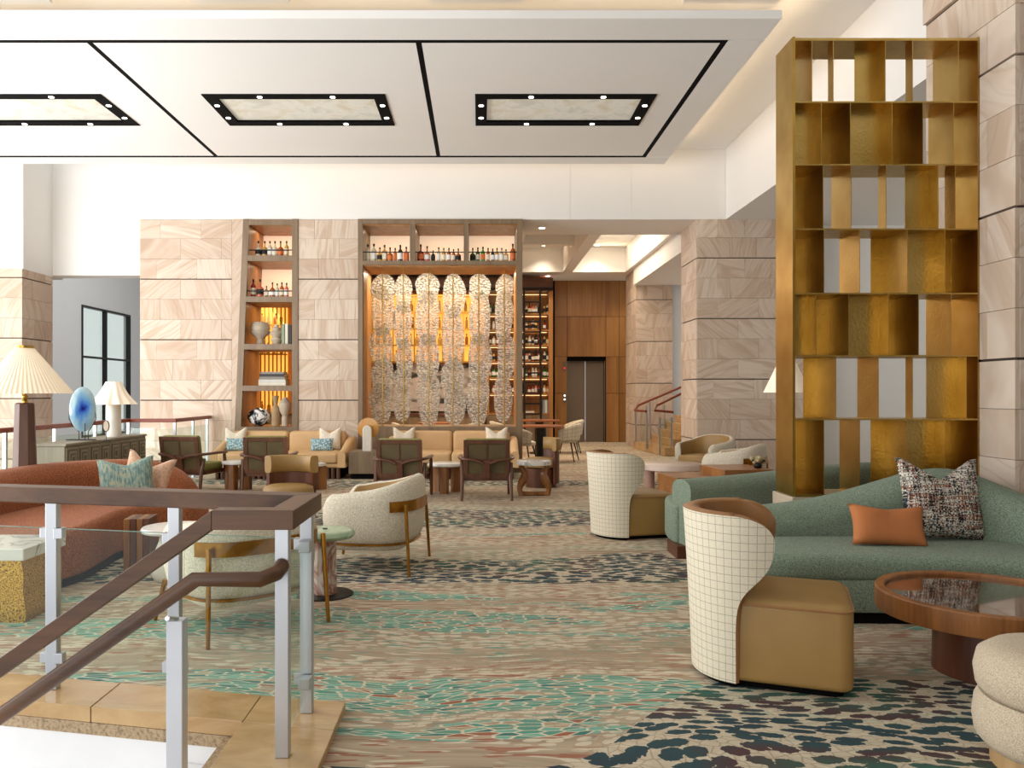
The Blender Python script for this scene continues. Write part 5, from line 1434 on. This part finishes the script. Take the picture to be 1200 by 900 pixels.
# ================================================================== WOOD LOUNGE CHAIRS (seen from behind; facing +y)
def lounge(label, loc, rz):
    t = thing('lounge_chair', label, 'armchair', loc, rz, group='walnut lounge chairs with olive panels')
    W_ = 0.31
    def tilt(z): return -0.30 - (z - 0.36) * 0.18      # back leans away toward the viewer
    # back frame: stiles, rails, mullion, upholstered fields
    def bar(nm, x0, x1, z0, z1, mat, d0=0.0, d1=0.03, bev=0.004):
        m = MB(); v = []
        for z in (z0, z1):
            for (x, d) in ((x0, d0), (x1, d0), (x1, d1), (x0, d1)): v.append((x, tilt(z) + d, z))
        m.add(v, [(0, 3, 2, 1), (4, 5, 6, 7), (0, 1, 5, 4), (1, 2, 6, 5), (2, 3, 7, 6), (3, 0, 4, 7)])
        return m.build(nm, mat, t, bevel=bev)
    bar('back_stile', -W_, -W_ + 0.06, 0.30, 0.82, 'walnutz'); bar('back_stile', W_ - 0.06, W_, 0.30, 0.82, 'walnutz')
    bar('back_rail', -W_ + 0.06, W_ - 0.06, 0.76, 0.82, 'walnutz'); bar('back_rail', -W_ + 0.06, W_ - 0.06, 0.30, 0.36, 'walnutz')
    for (a, b) in ((-W_ + 0.06, -0.012), (0.012, W_ - 0.06)):
        for (z0, z1) in ((0.36, 0.53), (0.56, 0.76)): bar('back_panel', a, b, z0, z1, 'olive', 0.012, 0.028, 0.003)
    bar('back_mullion', -0.012, 0.012, 0.36, 0.76, 'walnutz', 0.004, 0.03); bar('back_rail', -W_ + 0.06, W_ - 0.06, 0.53, 0.56, 'walnutz', 0.004, 0.03)
    sp_ = bar('spine', -0.045, 0.045, 0.27, 0.535, 'walnut', -0.035, -0.002, 0.006)
    for k in range(9): bar('groove', -0.046, 0.046, 0.285 + k * 0.027, 0.289 + k * 0.027, 'pedwood', -0.037, -0.001, 0).parent = sp_
    # back cushion and seat
    me = MB(); slab(me, rrect(2 * W_ - 0.03, 0.11, 0.04, 4), 0.0, 0.46, 0.04, 0.04, 3)
    o = me.build('back_cushion', 'lime', t, ang=60, loc=(0, -0.22, 0.38)); o.rotation_euler = (0.18, 0, 0)
    slab(MB(), rrect(2 * W_ - 0.02, 0.56, 0.05, 4, 0, 0.07), 0.31, 0.42, 0.04, 0.03, 3).build('seat_cushion', 'lime', t, ang=60)
    pbox('seat_frame', -W_, W_, -0.27, 0.34, 0.26, 0.315, 'walnut', t, bevel=0.006)
    for s in (-1, 1):
        MB().tube([(s * 0.335, -0.36, 0.0), (s * 0.325, -0.30, 0.30), (s * 0.335, -0.24, 0.50)], [0.021, 0.028, 0.024], 8).build('leg', 'walnutz', t)
        MB().tube([(s * 0.335, 0.36, 0.0), (s * 0.335, 0.33, 0.35), (s * 0.335, 0.30, 0.54)], [0.021, 0.028, 0.024], 8).build('leg', 'walnutz', t)
        arm = catmull([(s * 0.04, tilt(0.5) - 0.035, 0.50), (s * 0.16, tilt(0.53) - 0.03, 0.545), (s * 0.30, tilt(0.56) - 0.01, 0.56), (s * 0.355, -0.22, 0.565), (s * 0.36, 0.05, 0.565), (s * 0.345, 0.33, 0.555)], 5)
        MB().tube([(p.x, p.y, p.z) for p in arm], 0.030, 8, flat=(1.0, 0.7)).build('armrest', 'walnut', t)
    return t
lounge('leftmost walnut lounge chair with olive back panels, by the guard rail', (gx(226, 11.75), 11.75, 0), -0.22)
lounge('second walnut lounge chair from the left, behind the tan wraparound chair', (gx(316, 11.6), 11.6, 0), 0.10)
lounge('third walnut lounge chair from the left, before the right buff sofa', (gx(473, 11.0), 11.0, 0), -0.08)
lounge('rightmost walnut lounge chair, nearest the bar passage', (gx(569.5, 11.0), 11.0, 0), 0.02)

# ================================================================== BUFF SOFAS ALONG THE BAR WALL (facing -y)
def buff(label, x0, x1, Y0=13.25, Y1=14.38):
    t = thing('buff_sofa', label, 'sofa', ((x0 + x1) / 2, Y0, 0), group='buff leather sofas')
    hw = (x1 - x0) / 2; D = Y1 - Y0
    pbox('plinth', -hw + 0.14, hw - 0.14, 0.10, D - 0.1, 0, 0.19, 'black', t)
    n = int((2 * hw - 0.24) / 0.085)
    dm = MB().lathe([(0.034, 0), (0.034, 0.19)], 10).mesh('dowel'); dm.materials.append(M['walnutz'])
    for k in range(n):
        o = link('dowel', dm, None, t, (-hw + 0.16 + k * (2 * hw - 0.32) / (n - 1), 0.07, 0))
    pbox('frame', -hw + 0.02, hw - 0.02, 0.03, D, 0.19, 0.27, 'sofatan', t, bevel=0.03, seg=3)
    for s in (-1, 1):
        m = MB(); slab(m, rrect(hw - 0.17, D - 0.30, 0.05, 4, s * (hw - 0.16) / 2, (D - 0.3) / 2 + 0.0), 0.27, 0.44, 0.05, 0.03, 4, dome=0.012); m.build('seat_cushion', 'sofatan', t, ang=60)
        m = MB(); slab(m, rrect(hw - 0.17, 0.24, 0.06, 4, s * (hw - 0.16) / 2, D - 0.20), 0.36, 0.77, 0.07, 0.03, 4); m.build('back_cushion', 'sofatan', t, ang=60)
        # arms swoop down to the front
        rows = []
        for k in range(13):
            u = k / 12
            y = 0.02 + u * (D - 0.06); zt = 0.47 + 0.20 * (3 * u * u - 2 * u ** 3)
            xo = s * (hw - 0.02 - 0.02 * (1 - u)); xi = s * (hw - 0.17)
            xm = (xo + xi) / 2
            rows.append([(xi, y, 0.2), (xi, y, zt - 0.06), (xi + s * 0.02, y, zt - 0.015), (xm, y, zt), (xo - s * 0.02, y, zt - 0.015), (xo, y, zt - 0.06), (xo, y, 0.2)])
        MB().grid(rows, closed_u=True, cap=True).build('arm', 'sofatan', t, ang=60)
    pbox('back_frame', -hw + 0.16, hw - 0.16, D - 0.08, D, 0.25, 0.70, 'sofatan', t, bevel=0.03, seg=3)
    return t
buff('buff leather sofa in front of the tapered shelf niche', gx(243, 13.3), gx(407.5, 13.3))
buff('buff leather sofa below the hanging glass', gx(446, 13.3), gx(611, 13.3))
def wc(lb, x, Y=13.95): cushion('cushion', lb, 0.40, 0.42, 0.13, 'ivory', (gx(x, Y), Y, 0.435), 0, 0.22, 0.10, group='ivory cushions on the buff sofas')
wc('ivory cushion at the left end of the sofa before the tapered niche', 275)
wc('ivory cushion at the right end of the sofa before the tapered niche', 386)
wc('ivory cushion behind the third lounge chair, below the hanging glass', 473)
wc('ivory cushion behind the rightmost lounge chair, below the hanging glass', 582)
for lb, x in (('small blue print cushion at the left end of the niche sofa', 278), ('small blue print cushion at the right end of the niche sofa', 377)):
    cushion('cushion', lb, 0.40, 0.23, 0.11, 'blueprint', (gx(x, 13.72), 13.70, 0.44), 0, 0.25, 0.0, group='blue print cushions')
# wood cube with amber disc sculpture
t = thing('side_table', 'dark wood cube table between the buff sofas', 'table', (gx(430, 13.6), 13.6, 0))
pbox('plinth', -0.24, 0.24, -0.25, 0.25, 0, 0.09, 'black', t); pbox('body', -0.265, 0.265, -0.29, 0.29, 0.09, 0.46, 'taupewood', t, bevel=0.006)
t = thing('disc_sculpture', 'amber glass disc lamp with white arch on the wood cube', 'sculpture', (gx(432, 13.6), 13.55, 0.461))
MB().prism_y([(0.18 * math.cos(a), 0.18 * math.sin(a)) for a in [2 * PI * k / 32 for k in range(32)]], -0.015, 0.02).build('amber_disc', 'amber', t, loc=(0, 0.02, 0.38))
MB().prism_y([(0.18 * 0.25 * math.cos(a), 0.045 * math.sin(a)) for a in [2 * PI * k / 16 for k in range(16)]], -0.03, 0.03).build('hub', 'brassedge', t, loc=(0, 0.02, 0.38))
arch = [(-0.075, 0.0), (0.075, 0.0), (0.075, 0.36)] + [(0.075 * math.cos(PI * k / 10), 0.36 + 0.075 * math.sin(PI * k / 10)) for k in range(1, 10)] + [(-0.075, 0.36)]
MB().prism_y(arch, -0.16, -0.05).build('arch', 'ltstone', t, bevel=0.01)

# ================================================================== TAN WRAPAROUND CHAIRS (facing -y by default)
def wrap(label, loc, rz, s=1.0):
    t = thing('wraparound_chair', label, 'armchair', loc, rz, group='tan wraparound chairs')
    def arc(r, z, a0=-62, a1=62, n=18): return [(r * math.sin(math.radians(a0 + (a1 - a0) * k / n)), r * math.cos(math.radians(a0 + (a1 - a0) * k / n)) * 0.9, z) for k in range(n + 1)]
    rows = []
    a = arc(1, 0)
    for (x, y, _) in a:
        prof = [(0.27, 0.56), (0.25, 0.575), (0.24, 0.65), (0.25, 0.735), (0.27, 0.75), (0.32, 0.75), (0.335, 0.735), (0.34, 0.65), (0.335, 0.575), (0.32, 0.56)]
        rows.append([(x * r, y * r, z) for r, z in prof])
    MB().grid(rows, closed_u=True, cap=True).build('back_roll', 'tan', t, ang=50)
    rows = []
    for (x, y, _) in arc(1, 0):
        rows.append([(x * r, y * r, z) for r, z in ((0.27, 0.06), (0.27, 0.56), (0.31, 0.56), (0.31, 0.06))])
    MB().grid(rows, closed_u=True, cap=True).build('wood_shell', 'pedwood', t, ang=40)
    MB().lathe([(0.20, 0.30), (0.26, 0.31), (0.275, 0.36), (0.265, 0.42), (0.20, 0.445), (0, 0.455)], 36).build('seat_cushion', 'tan', t, ang=60)
    MB().lathe([(0.24, 0.0), (0.24, 0.29)], 30).build('base', 'pedwood', t)
    return t
wrap('tan wraparound swivel chair with dark wood shell behind the guard corner', (gx(338, 8.7), 8.7, 0), 0.0)
wrap('tan wraparound chair with wood shell at the bar passage, seen from the side', (gx(634, 12.3), 12.3, 0), -PI / 2 * 0.85)

# ================================================================== CONSOLE AND WHAT STANDS ON IT
cs = thing('console_cabinet', 'long grey brown console with nested square drawer fronts', 'cabinet', (-5.0, 9.6, 0))
pbox('body', -0.40, 0.0, 0.0, 2.32, 0.10, 0.80, 'console', cs, bevel=0.006)
pbox('top', -0.41, 0.02, -0.01, 2.33, 0.80, 0.83, 'console', cs, bevel=0.004)
pbox('plinth', -0.36, -0.05, 0.05, 2.27, 0.0, 0.10, 'black', cs)
dark = plain('drawer_recess', '#55503f', 0.6)
for r0 in (0.46, 0.12):
    for k in range(8):
        y0 = 0.015 + k * 0.287
        d = pbox('drawer_front', 0.0, 0.012, y0, y0 + 0.277, r0, r0 + 0.325, 'console', cs, bevel=0.002)
        for q, (a, m_) in enumerate(((0.03, dark), (0.045, 'console'), (0.075, dark), (0.09, 'console'), (0.115, dark))):
            pbox('square_moulding', 0.012 + q * 0.003, 0.016 + q * 0.003 + 0.004, y0 + a, y0 + 0.277 - a, r0 + a * 1.1, r0 + 0.325 - a * 1.1, m_, d)
CT = 0.831
Yd = 10.35
t = thing('glass_disc', 'blue swirled art glass disc on a black wire stand', 'ornament', (gx(98, Yd), Yd, CT))
pbox('stand_base', -0.20, 0.14, -0.06, 0.06, 0, 0.012, 'blackmetal', t)
m = MB().lathe([(0.0, -0.012), (0.10, -0.014), (0.2, -0.01), (0.212, 0.0), (0.2, 0.01), (0.1, 0.014), (0.0, 0.012)], 40)
o = m.build('glass', 'blueglass', t, ang=60, loc=(-0.01, 0.0, 0.40)); o.rotation_euler = (PI / 2, 0, 0.5); o.scale = (0.74, 1.38, 1)
for s in (-1, 1):
    MB().tube([(s * 0.06, -0.0, 0.012), (s * 0.06, 0, 0.11), (s * 0.135, -0.02, 0.20), (s * 0.175, -0.03, 0.28), (s * 0.17, -0.03, 0.36)], 0.006, 6).build('wire_arm', 'blackmetal', t)
MB().tube([(0.03, -0.02, 0.012), (0.03, -0.025, 0.22)], 0.006, 6).build('wire_arm', 'blackmetal', t)
t = thing('stone_slice', 'small pale stone slice on a thin black stand', 'ornament', (gx(124.5, 10.2), 10.2, CT))
MB().lathe([(0.06, 0), (0.06, 0.01)], 16).build('stand_base', 'blackmetal', t)
MB().tube([(0, 0, 0.01), (0, 0, 0.13)], 0.005, 6).build('stem', 'blackmetal', t)
MB().prism_y([(0.034 * math.cos(2 * PI * k / 20), 0.065 * math.sin(2 * PI * k / 20)) for k in range(20)], -0.008, 0.008).build('slice', 'clay', t, loc=(0, 0, 0.19))
MB().tube([(0.04 * math.cos(2 * PI * k / 20), 0, 0.19 + 0.072 * math.sin(2 * PI * k / 20)) for k in range(20)], 0.005, 5, closed=True).build('ring', 'blackmetal', t)
def bulb(parent, z, e):
    l = bpy.data.lights.new('lamp_bulb', 'POINT'); l.energy = e; l.color = (1, 0.8, 0.56); l.shadow_soft_size = 0.04
    o = bpy.data.objects.new('lamp_bulb', l); COL.objects.link(o); o.parent = parent; o.location = (0, 0, z)
Yl = 11.2
t = thing('table_lamp', 'table lamp with scalloped cream shade and white column on the console', 'lamp', (gx(133, Yl), Yl, CT))
MB().lathe([(0.10, 0), (0.10, 0.42), (0.095, 0.45)], 28).build('column', 'whiteglaze', t, ang=60)
wavf = lambda a, r, z: 0.07 * math.sin(a * 12) * max(0, min(1, (0.80 - z) / 0.3)) ** 1.2
MB().lathe([(0.305, 0.455), (0.255, 0.51), (0.19, 0.60), (0.135, 0.70), (0.10, 0.77)], 96, wav=wavf).build('shade', 'shade2', t, ang=60, fix=False)
bulb(t, 0.58, 7)
Yf = 7.45
t = thing('floor_lamp', 'floor lamp with wide pleated cream shade and tapered dark wood base', 'lamp', (gx(29, Yf), Yf, 0))
MB().lathe([(0.135, 0), (0.13, 0.03), (0.085, gz(472, Yf) - 0.01), (0.07, gz(472, Yf))], 8).build('base', 'lampwood', t, ang=30)
MB().lathe([(0.03, gz(472, Yf)), (0.03, gz(470, Yf)), (0.018, gz(469, Yf)), (0.03, gz(466, Yf)), (0.03, gz(464, Yf)), (0.015, gz(462, Yf)), (0.015, gz(410, Yf))], 16).build('brass_neck', 'brassedge', t)
pl_ = lambda a, r, z: 0.018 * math.sin(a * 60)
MB().lathe([(0.41, gz(461, Yf)), (0.08, gz(408, Yf))], 360, wav=pl_).build('shade', 'shade', t, ang=60, fix=False)
MB().lathe([(0.082, gz(409, Yf)), (0.082, gz(405, Yf))], 24).build('brass_collar', 'brassedge', t)
bulb(t, gz(445, Yf), 14)
Yr = 9.6
t = thing('table_lamp', 'white cone shade lamp glimpsed left of and behind the brass screen', 'lamp', (gx(922, Yr), Yr, 0))
MB().lathe([(0.09, 0), (0.07, gz(462, Yr))], 10).build('base', plain('terracotta_base', '#a04f26', 0.5), t)
MB().lathe([(0.27, gz(460, Yr)), (0.08, gz(420, Yr))], 48).build('shade', 'shade2', t, ang=60, fix=False)
bulb(t, gz(450, Yr), 5)

# ================================================================== LEFT GUARD RAIL AROUND THE ATRIUM
gr = thing('guard_rail', 'glass guard with mahogany handrail along the atrium edge', 'railing', (0, 0, 0))
pp = [(-5.6, 5.0), (-5.6, 12.7), (-4.86, 12.7), (-4.90, 14.42)]
for i in range(3):
    a, b = Vector(pp[i]), Vector(pp[i + 1])
    d = (b - a).normalized(); nrm = Vector((-d.y, d.x)) * 0.035
    e = d * 0.035
    MB().prism([tuple(a - nrm - e), tuple(b - nrm + e), tuple(b + nrm + e), tuple(a + nrm - e)], 0.975, 1.035).build('handrail', 'redrail', gr, bevel=0.008)
    n = max(1, round((b - a).length / 1.1))
    for k in range(n + 1):
        if k == 0 and i > 0: continue
        p = a + (b - a) * k / n
        if i == 2 and k == n: p = b - d * 0.1
        pbox('post', p.x - 0.02, p.x + 0.02, p.y - 0.02, p.y + 0.02, 0, 0.975, 'steel', gr)
    for k in range(n):
        p, q = a + (b - a) * (k + 0.04) / n, a + (b - a) * (k + 0.96) / n
        nn = nrm.normalized() * 0.006
        MB().prism([tuple(p - nn), tuple(q - nn), tuple(q + nn), tuple(p + nn)], 0.08, 0.88).build('glass_panel', 'glass', gr)
# inner rail along the stair side of the atrium
g3 = thing('guard_rail', 'short mahogany handrail end crossing behind the floor lamp', 'railing', (0, 0, 0))
MB().tube([(-6.9, 8.9, 0.93), (-5.75, 9.4, 0.96)], 0.04, 8).build('handrail', 'redrail', g3)
MB().tube([(-5.8, 9.38, 0.0), (-5.8, 9.38, 0.95)], 0.02, 8).build('post', 'steel', g3)

# ================================================================== NEAR STAIR GUARD
sg = thing('stair_guard', 'walnut topped stair guard with steel posts and glass in the foreground', 'railing', (0, 0, 0))
B = Vector((-0.765, 3.53)); D_ = Vector((-2.04, 3.81)); A = Vector((-0.765, 3.10))
def lerp(a, b, k): return a + (b - a) * k
ux = (D_ - B).normalized()
RZ1, RZ0 = 1.0, 0.925
def post(p, z0, z1, w=0.027, mat='steel'):
    pbox('post', p.x - w, p.x + w, p.y - w * 0.8, p.y + w * 0.8, z0, z1, mat, sg, bevel=0.003)
posts = [B, lerp(B, D_, 0.5), D_, lerp(B, D_, 1.52), lerp(B, D_, 2.05)]
for p in posts: post(p, 0.035, RZ0)
post(A, 0.035, RZ0)
# handrail top: guard run, mitred return, stair run
hwid = 0.045
farL = lerp(B, D_, 2.3)
nrm = Vector((-ux.y, ux.x))
if nrm.y < 0: nrm = -nrm
c_out = Vector((B.x + hwid + 0.01, B.y + 0.05)); c_in = Vector((B.x - hwid, B.y - 0.045))
MB().prism([tuple(c_in), tuple(c_out), tuple(farL + nrm * 0.05), tuple(farL - nrm * 0.045)], RZ0, RZ1).build('top_rail', 'railwood', sg, bevel=0.006)
a_out = Vector((A.x + hwid + 0.01, A.y - 0.06)); a_in = Vector((A.x - hwid, A.y + 0.03))
ry = wood('handrail_walnut_return', '#3a2312', '#6a4527', 'y', 8, 0.45)
MB().prism([tuple(c_in), tuple(a_in), tuple(a_out), tuple(c_out)], RZ0, RZ1).build('top_rail', ry, sg, bevel=0.003)
Yn0, Yn1 = A.y - 0.06, A.y + 0.03
xb = gx(249, 3.05)
sl = 0.695
xe = -2.3
z_e = (xb - xe) * sl
MB().prism([(xb, Yn0), tuple(a_out), tuple(a_in), (xb, Yn1)], RZ0, RZ1).build('stair_rail', 'railwood', sg, bevel=0.003)
MB().prism_y([(xb, RZ1), (xe, RZ1 - z_e), (xe, RZ0 - z_e), (xb, RZ0)], Yn0, Yn1).build('stair_rail', 'railwood', sg, bevel=0.003)
# round handrail below
Yh = 3.0
zc1 = gz(679, Yh)
xh = gx(229, Yh)
pth = [(A.x + 0.0, A.y - 0.02, zc1 + 0.035), (A.x - 0.005, Yh + 0.02, zc1 + 0.02), (A.x - 0.06, Yh, zc1), (xh, Yh, zc1), (-2.3, Yh, zc1 - (xh + 2.3) * 0.70)]
MB().tube(pth, 0.030, 14).build('round_handrail', 'railwood', sg, ang=60)
# stair post further down
xp = gx(207.5, 3.12)
pbox('post', xp - 0.032, xp + 0.032, 3.09, 3.15, -0.62, gz(727, 3.1), 'steelwhite', sg, bevel=0.003)
MB().tube([(xp, 3.12, gz(727, 3.1)), (xp, 3.02, gz(727, 3.1) + 0.03)], 0.010, 6).build('bracket', 'steel', sg)
# glass panels with clamps
for i in range(len(posts) - 1):
    p, q = posts[i], posts[i + 1]
    a, b = lerp(p, q, 0.07), lerp(p, q, 0.93)
    nn = nrm * 0.006
    gp = MB().prism([tuple(a - nn), tuple(b - nn), tuple(b + nn), tuple(a + nn)], 0.10, 0.80).build('glass_panel', 'glass', sg)
    MB().prism([tuple(a - nn), tuple(b - nn), tuple(b + nn), tuple(a + nn)], 0.8005, 0.803).build('glass_edge', 'glassedge', gp)
    for zc_ in (0.16, 0.755):
        for e in (lerp(p, q, 0.055), lerp(p, q, 0.945)):
            pbox('clamp', e.x - 0.022, e.x + 0.022, e.y - 0.02, e.y + 0.02, zc_, zc_ + 0.05, 'steel', gp, bevel=0.003)
a, b = lerp(B, A, 0.12), lerp(B, A, 0.88)
pbox('glass_panel', B.x - 0.006, B.x + 0.006, b.y, a.y, 0.10, 0.80, 'glass', sg)
for zc_ in (0.16, 0.755): pbox('clamp', B.x - 0.02, B.x + 0.03, a.y - 0.03, a.y + 0.02, zc_, zc_ + 0.05, 'steel', sg, bevel=0.003)

# ================================================================== BAR FURNITURE
def ptable(label, x, Y, r, h):
    t = thing('bar_table', label, 'table', (gx(x, Y), Y, 0))
    MB().lathe([(r, h - 0.035), (r, h - 0.005), (r - 0.01, h), (0, h)], 36).build('top', wood('copper_wood_top', '#7d4426', '#a3603a', 'x', 8, 0.35), t, ang=50)
    MB().lathe([(0.24, 0), (0.24, 0.02), (0.11, 0.03), (0.11, h - 0.035)], 24).build('pedestal', 'blackmetal', t)
ptable('round copper wood table with black pedestal in the bar passage', 634, 16.6, 0.48, 0.77)
ptable('farther round copper wood table beside the ladder', 632, 19.0, 0.5, 0.80)
ptable('round copper wood table behind the hanging glass', 511, 17.6, 0.42, 0.79)
def bchair(label, x, Y, rz):
    t = thing('bar_chair', label, 'chair', (gx(x, Y), Y, 0), rz, group='checked bar chairs')
    rows = []; n = 16
    me = bpy.data.meshes.new('shell'); bm = bmesh.new(); uv = bm.loops.layers.uv.new('UVMap'); info = {}; rr = []
    for j in range(7):
        z = 0.44 + 0.36 * j / 6; row = []
        for i in range(n + 1):
            a = math.radians(-105 + 210 * i / n); r = 0.27 + 0.05 * j / 6
            zz = z - (0.14 * (j / 6) * (abs(a) / 1.83) ** 2)
            v = bm.verts.new((-r * math.cos(a), r * math.sin(a), zz)); row.append(v); info[v] = (a * 0.3 / 0.09, z / 0.09)
        rr.append(row)
    for j in range(6):
        for i in range(n):
            f = bm.faces.new((rr[j][i], rr[j][i + 1], rr[j + 1][i + 1], rr[j + 1][i])); f.smooth = True
            for l in f.loops: l[uv].uv = info[l.vert]
    bm.to_mesh(me); bm.free()
    o = link('shell', me, 'check', t); md = o.modifiers.new('thickness', 'SOLIDIFY'); md.thickness = 0.04
    MB().lathe([(0.22, 0.39), (0.27, 0.41), (0.27, 0.46), (0.2, 0.49), (0, 0.495)], 24).build('seat', 'cream', t, ang=60)
    for sx, sy in ((-1, -1), (-1, 1), (1, -1), (1, 1)):
        MB().tube([(sx * 0.25, sy * 0.25, 0), (sx * 0.16, sy * 0.16, 0.40)], [0.011, 0.016], 8).build('leg', 'blackmetal', t)
    return t
bchair('checked bar chair with black legs right of the passage table', 662, 16.9, PI * 0.9)
bchair('checked bar chair with black legs left of the passage table', 612, 15.95, 0.3)
bchair('checked bar chair behind the passage table near the ladder', 667, 19.2, PI)
bchair('checked bar chair left of the table behind the hanging glass', 478, 17.4, 0.2)
bchair('checked bar chair right of the table behind the hanging glass', 541, 17.4, PI - 0.2)
bchair('checked bar chair at the right end behind the hanging glass', 592, 18.2, 0.2)
